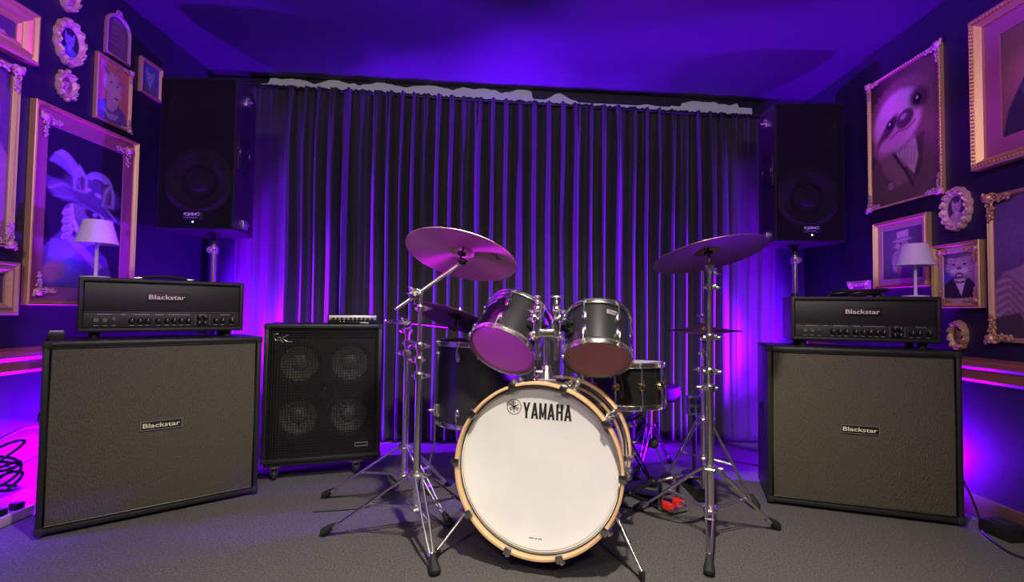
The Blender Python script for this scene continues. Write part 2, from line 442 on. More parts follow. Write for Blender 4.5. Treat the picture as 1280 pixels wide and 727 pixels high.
def wall_M(side, y, z, off=0.0):
    # local x = viewer's right on that wall, y = up, z = out of the wall
    s = side
    X = Vector((0, 1, 0)) if s < 0 else Vector((0, -1, 0)); Y = Vector((0, 0, 1)); Z = Vector((1, 0, 0)) if s < 0 else Vector((-1, 0, 0))
    M = Matrix((X, Y, Z)).transposed().to_4x4(); M.translation = Vector((s*(XW-off), y, z)); return M
def rect_frame(w_, h_, prof):
    """profile (inset from outer edge, height) swept round a rectangle"""
    bm = NB(); R = []
    for (ins, z) in prof:
        a, b = w_/2-ins, h_/2-ins
        R.append([bm.verts.new(p) for p in ((-a, -b, z), (a, -b, z), (a, b, z), (-a, b, z))])
    for A, B in zip(R, R[1:]):
        for k in range(4): bm.faces.new((A[k], A[(k+1) % 4], B[(k+1) % 4], B[k]))
    return bm
def scroll_corner(bm, x, y, sx, sy, s, z):
    """carved acanthus corner: a palmette, two C scrolls and running leaves"""
    def p(a, b, c=0): return (x+sx*a*s, y+sy*b*s, z+c*s)
    sph(bm, p(-.02, -.02, .10), (.20*s, .20*s, .14*s), 10, 6)
    for k in range(5):
        a = PI/4 + (k-2)*.42
        sph(bm, p(-.30*math.cos(a)+.1, -.30*math.sin(a)+.1, .06), (.13*s, .07*s, .09*s), 8, 5, Matrix.Translation(p(0, 0)) @ Matrix.Rotation(sx*sy*a, 4, 'Z') @ Matrix.Translation([-c for c in p(0, 0)]))
    for L in (0, 1):
        for j, (d, o, r) in enumerate(((.35, .05, .13), (.60, .10, .10), (.82, .03, .07), (1.0, .06, .05))):
            q = p(-d, -o, .07) if L == 0 else p(-o, -d, .07)
            torus(bm, q, (0, 0, 1), r*s, .038*s, 14, 6, (j % 2)*PI*.6, (j % 2)*PI*.6+PI*1.6)
            sph(bm, (q[0], q[1], q[2]), .05*s, 8, 5)
            q2 = p(-d+.1, -o-.12, .04) if L == 0 else p(-o-.12, -d+.1, .04)
            sph(bm, q2, (.08*s, .08*s, .05*s), 8, 5)
def picture(side, ya, yb_, za, zb, label, P=None, fr=.03, prof=None, fmat=None, mount=0.0, mmat=None, corners=0.0, thick=.02, beads=False, inner=None, group=None, cgold=None, cbot=None):
    cy, cz = (ya+yb_)/2, (za+zb)/2; W, Hh = abs(yb_-ya), zb-za
    t = thing('framed_picture', label, 'picture', M=wall_M(side, cy, cz), group=group)
    fmat = fmat or M_gold
    prof = prof or [(0, 0), (0, thick*.9), (fr*.18, thick), (fr*.4, thick*.72), (fr*.62, thick*.92), (fr*.85, thick*.6), (fr, thick*.45), (fr, .004)]
    bm = rect_frame(W, Hh, prof)
    if beads:
        n1 = int(Hh/.017); n2 = int(W/.017)
        for s_ in (-1, 1):
            for i in range(n1): sph(bm, (s_*(W/2-fr*.35), -Hh/2+.01+(Hh-.02)*i/(n1-1), thick*.95), .0062, 6, 4)
            for i in range(n2): sph(bm, (-W/2+.01+(W-.02)*i/(n2-1), s_*(Hh/2-fr*.35), thick*.95), .0062, 6, 4)
    obj('frame', bm, fmat, t)
    iw, ih = W-2*fr, Hh-2*fr
    if mount > 0:
        m = rect_frame(iw, ih, [(0, .009), (mount, .009), (mount+.002, .004)]); obj('mount', m, mmat or M_mat, t)
    if inner:
        pass
    if P is not None: canvas('painting', P, iw-2*mount, ih-2*mount, t, .005)
    if corners:
        which = cbot or ((1, 1), (-1, 1), (1, -1), (-1, -1))
        ins = fr+mount*.9 if mount else fr*.1
        for sx, sy in which:
            c = NB(); scroll_corner(c, sx*(W/2-(fr*.5 if not mount else fr+mount*.6)), sy*(Hh/2-(fr*.5 if not mount else fr+mount*.6)), sx, sy, corners, thick*.8 if not mount else .012)
            obj('corner_ornament', c, cgold or M_rose, t)
    return t
def oval_picture(side, y, z, ry, rz, label, P, lobes=14, amp=.06, fmat=None, wide=.4, crest=False, th=.025):
    t = thing('oval_framed_picture', label, 'picture', M=wall_M(side, y, z))
    bm = NB()
    i = 1-wide
    prof = [(1.0, 0), (1.0, .4*th), (.95, .9*th), (1-wide*.35, .6*th), (1-wide*.6, th), (1-wide*.85, .65*th), (i, .5*th), (i, .15*th)]
    n = lobes*8; cols = []
    for k in range(n):
        a = 2*PI*k/n; lo = 1+amp*abs(math.sin(a*lobes/2))
        cols.append([bm.verts.new((ry*r*math.cos(a)*(1+(lo-1)*(r-i)/(1-i)), rz*r*math.sin(a)*(1+(lo-1)*(r-i)/(1-i)), zz*(1+.25*math.sin(a*lobes)*(r > i+.1)))) for r, zz in prof])
    for k in range(n):
        A = cols[k]; B = cols[(k+1) % n]
        for j in range(len(prof)-1): bm.faces.new((A[j], B[j], B[j+1], A[j+1]))
    obj('frame', bm, fmat or M_rose, t)
    c = NB()
    for k in range(lobes):
        a = 2*PI*(k+.5)/lobes; r = 1-wide*.18
        sph(c, (ry*r*math.cos(a), rz*r*math.sin(a), th*.8), (ry*.10, rz*.07, th*.5), 8, 5)
    if crest:
        for (u, v, s_) in ((0, 1.06, .2), (0, -1.06, .2), (.75, .8, .16), (-.75, .8, .16), (.75, -.8, .16), (-.75, -.8, .16)):
            sph(c, (ry*u, rz*v, th*.5), (ry*s_, rz*s_, th*.6), 10, 6)
            torus(c, (ry*u, rz*v, th*.8), (0, 0, 1), ry*s_*.6, ry*s_*.2, 12, 6)
    obj('carved_leaves', c, fmat or M_rose, t)
    canvas('painting', P, 2*ry*i*1.01, 2*rz*i*1.01, t, .3*th, ellipse=True)
    return t

# --- figures
def P_sloth():
    p = Paint(.66, (.05, .03, .03), 170)
    p.ell(.85, .55, .35, .6, (.22, .14, .10), 0, .6, .8)
    p.poly([(0, 0), (0, .30), (.10, .40), (.30, .46), (.55, .40), (.75, .47), (.97, .36), (1, .1), (1, 0)], (.17, .115, .09))
    p.poly([(.12, .38), (.3, .45), (.42, .30), (.60, .14), (.40, .12), (.2, .25)], (.30, .20, .15))
    p.poly([(.62, .44), (.78, .46), (.74, .2), (.64, .12)], (.11, .07, .065))
    p.line([(.28, .44), (.52, .22), (.62, .10)], .02, (.05, .03, .03))
    p.poly([(.28, .46), (.66, .46), (.70, .30), (.64, .18), (.46, .32)], (.72, .50, .46))
    for k in range(7): p.line([(.36+.05*k, .44-.01*k), (.42+.035*k, .34-.012*k), (.5+.02*k, .26)], .008, (.42, .25, .24))
    p.ell(.42, .66, .30, .26, (.27, .14, .12), .5, .12)
    for k in range(40):
        a = rng.uniform(.2, 3.6); p.line([(.42+.36*math.cos(a), .66+.2*math.sin(a)), (.42+.48*math.cos(a), .66+.27*math.sin(a))], .008, (.30, .15, .14), .7)
    p.ell(.40, .63, .24, .215, (.72, .50, .50), .5, .10)
    p.ell(.36, .52, .20, .10, (.58, .36, .33), .4, .3)
    p.ell(.30, .60, .105, .045, (.10, .05, .06), .75, .25); p.ell(.72, .72, .09, .075, (.10, .05, .06), -.4, .3)
    p.poly([(.08, .44), (.16, .50), (.34, .62), (.26, .62), (.10, .52)], (.14, .07, .07), .015)
    p.ell(.30, .615, .035, .035, (.02, .01, .02), 0, .1); p.ell(.70, .715, .035, .035, (.02, .01, .02), 0, .1)
    p.ell(.295, .625, .010, .010, (.9, .8, .9), 0, .2); p.ell(.695, .725, .010, .010, (.9, .8, .9), 0, .2)
    p.ell(.52, .615, .085, .065, (.11, .06, .07), .4, .12); p.ell(.50, .635, .03, .018, (.5, .35, .45), .4, .4)
    p.line([(.30, .51), (.42, .54), (.56, .53), (.66, .57)], .012, (.2, .09, .09))
    p.ell(.30, .14, .03, .03, (.42, .28, .22)); p.grain(.08); return p
def P_musketeer():
    p = Paint(.60, (.022, .014, .045), 190)
    p.poly([(.0, 0), (0, .24), (.2, .36), (.5, .34), (.8, .22), (.95, .0)], (.14, .09, .26))
    p.ell(.30, .17, .17, .10, (.25, .18, .75), .5, .4, .8); p.ell(.55, .22, .06, .16, (.16, .09, .50), .5, .3)
    for k in range(26):
        a = .1+.035*k; p.line([(.02+.02*k, .03+.011*k), (.06+.022*k, .16+.006*k), (.10+.02*k, .30)], .006, (.34, .28, .62), .7)
    p.ell(.13, .10, .09, .06, (.45, .22, .35), .3, .2)
    for k in range(8): p.ell(.27+.02*(k % 2), .34+.016*k*1.6, .045, .02, (.55, .42, .66), .6, .2); p.ell(.27, .34+.026*k, .03, .009, (.2, .12, .3), .6, .2)
    for k in range(10): p.ell(.34+.038*k, .30-.018*k+.03*(k % 2), .05, .016, (.42, .30, .50), -.4, .2)
    p.poly([(.30, .54), (.36, .38), (.50, .31), (.72, .33), (.80, .40), (.74, .50), (.62, .56), (.42, .58)], (.62, .56, .78))
    for k in range(15):
        u = k/14; p.line([(.34+.30*u, .56-.0*u), (.36+.30*u, .47-.05*u), (.46+.26*u, .36-.02*u)], .009, (.06, .03, .10))
    p.ell(.60, .50, .07, .035, (.04, .02, .06), -.3, .2); p.ell(.62, .505, .02, .014, (.35, .25, .5), 0, .2)
    p.ell(.74, .37, .08, .04, (.30, .25, .45), .5, .3)
    p.ell(.30, .61, .34, .045, (.10, .05, .20), -.22, .1); p.ell(.60, .565, .30, .030, (.10, .06, .20), -.32, .1)
    p.ell(.22, .62, .11, .06, (.20, .11, .34), -.1, .2)
    p.line([(.05, .615), (.2, .66), (.5, .63), (.75, .575), (.88, .515), (.92, .50)], .010, (.42, .33, .72))
    p.line([(.10, .57), (.3, .585), (.55, .54), (.75, .50), (.92, .49)], .006, (.30, .22, .55))
    p.ell(.60, .66, .22, .09, (.13, .08, .24), -.15, .2)
    for (cx, cy, q) in ((.42, .70, -1), (.80, .64, 1)):
        p.poly([(cx-.09, cy-.06), (cx-.085+q*.02, cy+.05), (cx+q*.03, cy+.115), (cx+.085, cy+.04), (cx+.08, cy-.06)], (.46, .38, .62), .01)
        p.poly([(cx-.055, cy-.05), (cx-.05+q*.02, cy+.035), (cx+q*.025, cy+.08), (cx+.05, cy+.03), (cx+.05, cy-.05)], (.12, .06, .14), .012)
        p.line([(cx-.02, cy-.03), (cx+q*.01, cy+.06)], .006, (.34, .26, .46), .7)
    p.ell(.52, .665, .025, .012, (.5, .42, .7), .2, .3); p.ell(.66, .645, .03, .014, (.5, .42, .7), -.2, .3)
    for k in range(22):
        a = .3+.12*k; p.line([(.64+.10*math.cos(a), .73+.03*math.sin(a)), (.66+.17*math.cos(a), .735+.065*math.sin(a))], .007, (.45, .38, .80))
    for k in range(34):
        u = k/33; cx = .10+.26*u; cy = .82-.12*u*u+.02
        p.line([(cx, cy), (cx-.06*math.cos(u*3), cy-.055)], .007, (.30, .20, .62)); p.line([(cx, cy), (cx+.07, cy+.03)], .006, (.42, .30, .78))
    p.grain(.1); return p
def P_bird():
    p = Paint(.72, (.16, .10, .17), 110)
    p.ell(.3, .6, .3, .4, (.30, .20, .34), 0, .6, .7)
    p.poly([(.22, .20), (.20, .40), (.34, .55), (.60, .55), (.78, .38), (.80, .16), (.3, .10)], (.16, .10, .38))
    p.ell(.42, .40, .13, .18, (.62, .42, .46), -.2, .12); p.ell(.38, .28, .08, .14, (.75, .52, .56), -.2, .2)
    p.ell(.50, .66, .12, .10, (.60, .42, .46), 0, .12)
    p.poly([(.24, .615), (.42, .70), (.48, .64), (.40, .61), (.30, .63)], (.85, .62, .55))
    p.ell(.47, .69, .02, .02, (.05, .02, .05))
    p.poly([(.26, .765), (.74, .79), (.72, .755), (.5, .735), (.3, .735)], (.80, .55, .58)); p.poly([(.38, .76), (.37, .93), (.66, .95), (.66, .77)], (.85, .62, .64))
    p.line([(.37, .79), (.66, .80)], .03, (.45, .22, .35)); p.poly([(.34, .2), (.5, .22), (.42, .08)], (.55, .25, .15)); p.grain(); return p
def P_tiger():
    p = Paint(.58, (.16, .09, .17), 110)
    p.ell(.15, .4, .14, .3, (.10, .07, .55), 0, .5, .8); p.ell(.9, .6, .2, .4, (.5, .28, .36), 0, .5, .7)
    p.poly([(.0, 0), (.02, .30), (.25, .44), (.5, .40), (.8, .44), (1, .28), (1, 0)], (.045, .025, .05))
    p.poly([(.34, .42), (.70, .42), (.56, .06)], (.80, .66, .74)); p.poly([(.38, .40), (.52, .36), (.66, .40), (.66, .34), (.52, .33), (.40, .34)], (.08, .03, .06))
    p.ell(.50, .68, .24, .20, (.58, .40, .48), 0, .10)
    p.ell(.24, .84, .07, .06, (.5, .32, .4), 0, .15); p.ell(.76, .84, .07, .06, (.5, .32, .4), 0, .15)
    for s in (-1, 1):
        for k in range(4): p.line([(.5+s*.40, .78-.07*k), (.5+s*.24, .75-.06*k)], .013, (.12, .05, .10))
        p.line([(.5+s*.06, .86), (.5+s*.14, .80)], .012, (.14, .05, .10)); p.ell(.5+s*.17, .74, .035, .02, (.05, .02, .04), s*-.2)
        p.ell(.5+s*.12, .60, .09, .055, (.80, .66, .74), 0, .2)
    p.ell(.5, .66, .05, .035, (.25, .10, .15)); p.ell(.5, .50, .075, .065, (.12, .03, .06)); p.ell(.5, .50, .05, .03, (.75, .5, .55)); p.grain(); return p
def P_goat():
    p = Paint(.62, (.62, .24, .20), 120)
    p.ell(.1, .5, .1, .4, (.50, .18, .28), 0, .5, .7)
    p.poly([(.08, 0), (.06, .26), (.25, .36), (.6, .36), (.92, .24), (1, 0)], (.16, .11, .36))
    p.ell(.18, .22, .10, .09, (.18, .18, .62), .3, .3)
    p.poly([(.30, .22), (.34, .60), (.58, .66), (.66, .30), (.5, .18)], (.60, .36, .56))
    p.ell(.48, .66, .17, .19, (.64, .40, .58), -.3, .1); p.ell(.60, .50, .10, .12, (.66, .42, .55), .2, .15)
    p.poly([(.34, .76), (.10, .90), (.14, .97), (.42, .82)], (.52, .30, .48)); p.poly([(.28, .80), (.16, .88), (.18, .93), (.34, .83)], (.25, .10, .2))
    p.poly([(.60, .78), (.92, .74), (.96, .66), (.66, .70)], (.45, .22, .36))
    p.line([(.36, .80), (.28, .92), (.20, .99)], .022, (.3, .16, .25)); p.line([(.54, .82), (.60, .92), (.70, .98)], .022, (.3, .16, .25))
    p.ell(.43, .68, .025, .015, (.06, .02, .05)); p.ell(.64, .66, .022, .014, (.06, .02, .05)); p.ell(.62, .44, .05, .02, (.25, .10, .2))
    for k in range(5): p.line([(.20+.04*k, .20-.03*k), (.4, .10-.02*k+.03), (.7-.02*k, .16-.02*k)], .012, (.70, .56, .72), .8)
    p.grain(); return p
def P_bust(bg, coat, skin, asp=.7, n=70, ears=True, hat=None):
    p = Paint(asp, bg, n)
    p.poly([(.1, 0), (.12, .22), (.35, .38), (.65, .38), (.9, .22), (.92, 0)], coat)
    p.poly([(.40, .38), (.60, .38), (.5, .14)], tuple(min(1, c*1.3) for c in skin)); p.ell(.5, .56, .17, .19, skin, 0, .12)
    if ears:
        for s in (-1, 1): p.poly([(.5+s*.10, .68), (.5+s*.24, .90), (.5+s*.28, .62)], skin)
    if hat: p.poly([(.2, .70), (.8, .72), (.78, .76), (.66, .77), (.64, .94), (.36, .93), (.34, .76), (.2, .75)], hat)
    for s in (-1, 1): p.ell(.5+s*.12, .60, .03, .02, (.03, .02, .03))
    p.ell(.5, .50, .05, .03, tuple(c*.4 for c in skin)); p.grain(); return p
def P_gent():
    p = Paint(.72, (.10, .075, .045), 120)
    p.ell(.35, .55, .35, .45, (.30, .20, .10), 0, .7, .8)
    p.poly([(.02, 0), (.10, .22), (.30, .42), (.46, .56), (.8, .56), (1, .4), (1, 0)], (.035, .04, .045))
    p.poly([(.50, .56), (.74, .56), (.62, .3)], (.55, .42, .34)); p.ell(.62, .72, .12, .14, (.62, .40, .30), 0, .12); p.ell(.62, .84, .14, .07, (.05, .03, .03), 0, .2)
    p.poly([(.30, .42), (.5, .52), (.62, .28), (.55, .1)], (.06, .07, .08)); p.ell(.57, .73, .015, .012, (.04, .02, .02)); p.ell(.67, .73, .015, .012, (.04, .02, .02)); p.grain(); return p
def P_lady():
    p = Paint(.66, (.10, .055, .13), 120)
    p.ell(.3, .72, .4, .3, (.18, .10, .24), 0, .6, .8)
    p.poly([(0, 0), (0, .36), (.10, .46), (.34, .50), (.5, .60), (.8, .62), (1, .5), (1, 0)], (.34, .20, .26))
    for k in range(6): p.line([(.02, .42-.06*k), (.16, .44-.05*k), (.36, .34-.06*k)], .014, (.15, .08, .11), .8); p.line([(.02, .40-.06*k), (.2, .41-.05*k)], .01, (.5, .32, .36), .7)
    p.poly([(0, 0), (0, .14), (.3, .18), (.5, 0)], (.08, .05, .06)); p.ell(.66, .74, .13, .15, (.6, .42, .4), 0, .15); p.ell(.66, .86, .17, .08, (.2, .1, .12), 0, .2)
    p.ell(.60, .75, .015, .01, (.04, .02, .02)); p.ell(.72, .75, .015, .01, (.04, .02, .02)); p.grain(); return p

# --- left wall
picture(-1, 2.19, 2.805, .893, 1.79, 'large portrait of a horned zebra-faced cavalier in a plumed hat, behind the left lamp', P_musketeer(), fr=.017, mount=.066, mmat=M_mat, corners=.085, cbot=((1, 1), (-1, 1), (-1, -1)), thick=.03)
picture(-1, 1.62, 2.18, 1.925, 2.145, 'wide-moulded gold picture at the top left corner, cut by the edge of view', P_bust((.10, .06, .12), (.45, .28, .22), (.70, .48, .42), 1.9, 80, ears=True), fr=.075, thick=.045, prof=[(0, 0), (0, .04), (.010, .045), (.022, .030), (.032, .040), (.045, .032), (.055, .018), (.063, .022), (.075, .012), (.075, .004)])
oval_picture(-1, 2.362, 2.124, .078, .106, 'larger carved oval frame with a blue portrait, high on the left wall', P_bust((.03, .02, .08), (.12, .12, .42), (.26, .24, .62), .7, 60), lobes=12, amp=.08, wide=.36)
oval_picture(-1, 2.347, 2.345, .052, .078, 'small pink oval frame at the very top of the left wall, against the ceiling', P_bust((.35, .10, .22), (.5, .2, .3), (.7, .3, .4), .7, 40), lobes=10, amp=.05, wide=.30)
oval_picture(-1, 2.355, 1.918, .050, .062, 'small scalloped baroque frame above the large cavalier portrait', P_bust((.22, .12, .12), (.4, .22, .2), (.62, .4, .36), .8, 40), lobes=8, amp=.10, wide=.42, crest=True)
picture(-1, 2.515, 2.752, 1.83, 2.165, 'portrait of a long-eared goat lady in a necklace on red ground, above the large portrait', P_goat(), fr=.014, thick=.018, fmat=M_goldd, corners=.06, cbot=((1, 1), (1, -1)))
picture(-1, 2.81, 2.985, 2.09, 2.29, 'small blue picture in a thin frame beside the left loudspeaker', P_bust((.10, .13, .50), (.16, .14, .25), (.35, .33, .55), .85, 50), fr=.018, thick=.02, fmat=M_goldd)
picture(-1, 1.78, 2.12, 1.13, 1.885, 'tall ornate picture cut by the left edge of view', P_lady(), fr=.022, thick=.03, fmat=M_goldd, corners=.09)
picture(-1, 1.86, 2.155, .85, 1.07, 'small low picture at the left edge, below the tall ornate one', P_bust((.10, .06, .16), (.22, .12, .3), (.4, .28, .5), 1.3, 50), fr=.05, thick=.03, fmat=M_goldd)
def arch_plaque():
    t = thing('arched_plaque', 'arched mauve plaque above the goat lady portrait', 'plaque', M=wall_M(-1, 2.648, 2.293))
    bm = NB(); out = []; W_, H0, H1 = .083, -.107, .055
    def ring(k): 
        pts = [(-W_*k, H0*k), (W_*k, H0*k), (W_*k, H1*k)]
        for i in range(1, 12):
            a = PI*i/12; pts.append((W_*k*math.cos(a), H1*k + .075*k*math.sin(a)))
        pts.append((-W_*k, H1*k)); return pts
    rs = [(1, 0), (1, .016), (.93, .019), (.86, .012), (.85, .006)]
    R = [[bm.verts.new((x, y, z)) for x, y in ring(k)] for k, z in rs]
    for A, B in zip(R, R[1:]):
        for i in range(len(A)): bm.faces.new((A[i], A[(i+1) % len(A)], B[(i+1) % len(A)], B[i]))
    torus(bm, (0, .135, .01), (0, 0, 1), .016, .006, 16, 6); sph(bm, (0, .135, .012), .008)
    obj('frame', bm, mat('mauve_painted_frame', (.45, .20, .32), .5, bump=(60, .3, .003)), t)
    p = Paint(.9, (.20, .10, .24), 60)
    for k in range(4): p.line([(.2, .72-.12*k), (.5, .78-.14*k), (.82, .66-.12*k)], .02, (.42, .26, .5), .6)
    p.grain(); canvas('painting', p, .143, .21, t, .005, arch=True)
arch_plaque()

# --- right wall
picture(1, 2.465, 2.975, 1.50, 2.24, 'tall portrait of a sloth in a brown coat and cravat, beside the right loudspeaker', P_sloth(), fr=.012, thick=.022, fmat=M_gold, corners=.085, beads=True)
picture(1, 1.80, 2.285, 1.548, 2.23, 'large top right portrait of a dark-coated gentleman with a wide mauve mount', P_gent(), fr=.045, thick=.045, mount=.07, mmat=M_mat, beads=True)
picture(1, 2.553, 2.935, 1.045, 1.418, 'portrait of a beaked bird in a top hat, behind the right lamp', P_bird(), fr=.022, thick=.03, mount=.028, mmat=M_rose)
oval_picture(1, 2.40, 1.402, .078, .100, 'pale carved oval frame with a long-eared animal, on the right wall below the sloth', P_bust((.10, .06, .12), (.5, .32, .42), (.62, .42, .5), .7, 60), lobes=14, amp=.07, wide=.40)
picture(1, 2.265, 2.525, .935, 1.24, 'portrait of an open-mouthed tiger in a dinner jacket, right of the top-hatted bird', P_tiger(), fr=.016, thick=.03, mount=.028, mmat=M_rose, corners=.06, cgold=M_gold)
picture(1, 1.85, 2.235, .79, 1.425, 'large low portrait in a pink coat cut by the right edge of view', P_lady(), fr=.018, thick=.022, fmat=M_goldd, corners=.10, cgold=M_gold)
oval_picture(1, 2.40, .807, .045, .066, 'small dark gold oval frame, lowest on the right wall', P_bust((.10, .07, .05), (.2, .13, .09), (.35, .22, .14), .7, 40), lobes=10, amp=.08, fmat=M_goldd, wide=.36, crest=False)
picture(1, 2.99, 3.17, .90, 1.10, 'small ornate pink frame whose top shows behind the right amplifier head', P_bust((.3, .1, .2), (.4, .2, .3), (.6, .4, .4), 1.0, 40), fr=.03, thick=.02, fmat=M_rose, corners=.07, cbot=((1, 1), (-1, 1)), cgold=M_rose)

# ------------------------------------------------------------------ guitar cabinets and heads
def local(origin, ang): return Matrix.Translation(origin) @ Matrix.Rotation(ang, 4, 'Z')
# local x along the front (left to right), y = back, z up; the front face lies at y = 0
def guitar_cab(M, W, H, D, label):
    t = thing('guitar_speaker_cabinet', label, 'speaker cabinet', M=M, group='guitar speaker cabinets either side of the drums')
    e = .022
    bm = NB()
    box(bm, (W/2, D/2, .015+e/2), (W, D, e), .008); box(bm, (W/2, D/2, H-e/2), (W, D, e), .008)
    box(bm, (e/2, D/2, H/2+.008), (e, D, H-.016), .008); box(bm, (W-e/2, D/2, H/2+.008), (e, D, H-.016), .008)
    box(bm, (W/2, D-.01, H/2), (W-.02, .018, H-.04), 0)
    obj('cabinet_shell', bm, M_tolex, t)
    g = NB(); box(g, (W/2, .022, H/2+.007), (W-2*e+.002, .02, H-2*e-.012), .004); obj('grille_cloth', g, M_grille, t)
    pi = NB(); tube(pi, [(e+.003, .009, e+.02), (W-e-.003, .009, e+.02), (W-e-.003, .009, H-e-.003), (e+.003, .009, H-e-.003)], .004, 8, closed=True); obj('piping', pi, M_black, t)
    pl = NB(); box(pl, (W/2, .009, H*.512), (.150, .006, .038), .0015); p_ = obj('name_plate', pl, M_black, t)
    rim = rect_frame(.150, .038, [(0, 0), (0, .0012), (.0018, .0012), (.0018, 0)]); bmesh.ops.transform(rim, matrix=Matrix.Translation((W/2, .0058, H*.512)) @ Matrix.Rotation(PI/2, 4, 'X'), verts=rim.verts[:]); obj('plate_rim', rim, M_silver, p_)
    tx = text_bm('Blackstar', .134, .019, .0008, Matrix.Translation((W/2, .0058, H*.512)) @ Matrix.Rotation(PI/2, 4, 'X'), bold=.012); obj('lettering', tx, M_cream, p_)
    for x in (.05, W-.05):
        for y in (.05, D-.05):
            f = NB(); cyl(f, (x, y, 0), (x, y, .018), .02, .017, 14); obj('foot', f, M_rub, t)
    for x, s in ((0, -1), (W, 1)):
        h = NB(); box(h, (x+s*.001, D*.5, H*.55), (.006, .12, .08), .002); torus(h, (x+s*.005, D*.5, H*.56), (1, 0, 0), .03, .006, 16, 6, 0, PI); obj('side_handle', h, M_black, t)
    for x in (.0, W):
        for z in (.015, H):
            c = NB(); s = 1 if x == 0 else -1; q = 1 if z < .1 else -1
            box(c, (x+s*.012, .014, z+q*.012), (.030, .034, .030), .008); obj('corner_protector', c, M_rub, t)
    return t
MC = {}
MC['L'] = local((-1.802, 1.976, 0), math.radians(40.6)); MC['R'] = local((1.219, 2.447, 0), math.radians(-19.0))
guitar_cab(MC['L'], .785, .752, .36, 'tall guitar cabinet angled on the left, below the amplifier head with the plain handle')
guitar_cab(MC['R'], .755, .742, .36, 'guitar cabinet on the right beside the baseboard, under the cable-topped amplifier head')

def amp_head(M, W, H, D, label):
    t = thing('guitar_amplifier_head', label, 'amplifier', M=M, group='guitar amplifier heads on the cabinets')
    e = .020; f0 = .028
    bm = NB(); z0 = f0
    box(bm, (W/2, D/2, z0+e/2), (W, D, e), .009, seg=3); box(bm, (W/2, D/2, z0+H-e/2), (W, D, e), .009, seg=3)
    box(bm, (e/2, D/2, z0+H/2), (e, D, H-.004), .009, seg=3); box(bm, (W-e/2, D/2, z0+H/2), (e, D, H-.004), .009, seg=3)
    box(bm, (W/2, D-.008, z0+H/2), (W-.02, .014, H-.03)); obj('cabinet_shell', bm, M_tolex, t)
    zs = z0+H*.365
    u = NB(); box(u, (W/2, .020, (zs+z0+H-e)/2+.001), (W-2*e+.002, .016, z0+H-e-zs-.002), .003); obj('front_baffle', u, M_tolex, t)
    pi = NB(); tube(pi, [(e+.003, .010, zs), (W-e-.003, .010, zs)], .003, 8); obj('piping', pi, M_black, t)
    c = NB(); box(c, (W/2, .016, (z0+e+zs)/2), (W-2*e+.002, .012, zs-z0-e-.002), .001); cp = obj('control_panel', c, M_panel, t)
    Rx = Matrix.Rotation(PI/2, 4, 'X')
    px, pz = W*.497, z0+H*.66
    n = NB(); box(n, (px, .010, pz), (.158, .005, .037), .0012); np_ = obj('name_plate', n, M_black, t)
    rm = rect_frame(.158, .037, [(0, 0), (0, .0012), (.002, .0012), (.002, 0)]); bmesh.ops.transform(rm, matrix=Matrix.Translation((px, .0074, pz)) @ Rx, verts=rm.verts[:]); obj('plate_rim', rm, M_brass, np_)
    obj('lettering', text_bm('Blackstar', .140, .020, .0008, Matrix.Translation((px, .0074, pz)) @ Rx, bold=.012), M_cream, np_)
    zc_ = (z0+e+zs)/2
    for i, x in enumerate((.062, .092)):
        j = NB(); torus(j, (x, .009, zc_), (0, 1, 0), .0075, .003, 16, 6); cyl(j, (x, .013, zc_), (x, .006, zc_), .005, n=12); obj('input_jack', j, M_chrome, t)
    s = NB(); cyl(s, (.122, .011, zc_+.003), (.122, .005, zc_+.003), .006, n=12); cyl(s, (.122, .006, zc_+.003), (.122, -.006, zc_+.010), .003, .002, 8); obj('channel_switch', s, M_chrome, t)
    xs = [.185, .215, .243, .282, .315, .343, .371, .398, .512, .540, .580]
    xs = [x*W/.63 for x in xs]
    def knob(x, z, r=.0105):
        k = NB(); lathe(k, [(0, .018), (r*.8, .018), (r, .014), (r, .003), (r*1.25, .0), (0, 0)], 18, Matrix.Translation((x, .010, z)) @ Rx)
        o = obj('knob', k, M_black, t); m = NB(); box(m, (x, .010-.0185, z+r*.45), (.0016, .001, r*.8)); obj('pointer', m, M_cream, o)
    for x in xs: knob(x, zc_-.003)
    for x in (.442, .465):
        for dz in (.014, -.014): knob(x*W/.63, zc_+dz, .009)
    pr = NB()
    for x in xs + [.062, .092, .122]: box(pr, (x, .0096, zc_-.024), (.014, .0008, .0022)); 
    for x0, w_ in ((.22, .06), (.285, .03), (.36, .085), (.453, .03), (.55, .04), (.09, .05), (.155, .016)): box(pr, (x0*W/.63, .0096, zc_+.024), (w_, .0008, .0025))
    for x in (.425, .485):
        for k in range(5): box(pr, (x*W/.63, .0096, zc_+.02-.01*k), (.004, .0008, .002))
    obj('panel_print', pr, M_silver, cp)
    l = NB(); cyl(l, (W-.045, .011, zc_+.006), (W-.045, .002, zc_+.006), .007, .005, 14); obj('pilot_light', l, M_chrome, t)
    sw = NB(); box(sw, (W-.045, .009, zc_-.014), (.010, .006, .016), .001); obj('power_switch', sw, M_black, t)
    for x in (.06, W-.06):
        for y in (.05, D-.05):
            f = NB(); cyl(f, (x, y, 0), (x, y, f0+.002), .016, .019, 14); obj('foot', f, M_rub, t)
    h = NB(); zt = z0+H
    hp = spline([(W*.34, D*.5, zt+.006), (W*.37, D*.5, zt+.013), (W*.5, D*.5, zt+.020), (W*.63, D*.5, zt+.013), (W*.66, D*.5, zt+.006)], 5)
    tube(h, hp, .008, 8)
    ho = obj('carry_handle', h, M_rub, t)
    for x in (W*.335, W*.665):
        b = NB(); box(b, (x, D*.5, zt+.006), (.034, .026, .012), .003); obj('handle_bracket', b, M_dchrome, ho)
    return t
HL = MC['L'] @ Matrix.Translation((.098, .135, .752)); HR = MC['R'] @ Matrix.Translation((.125, .13, .742))
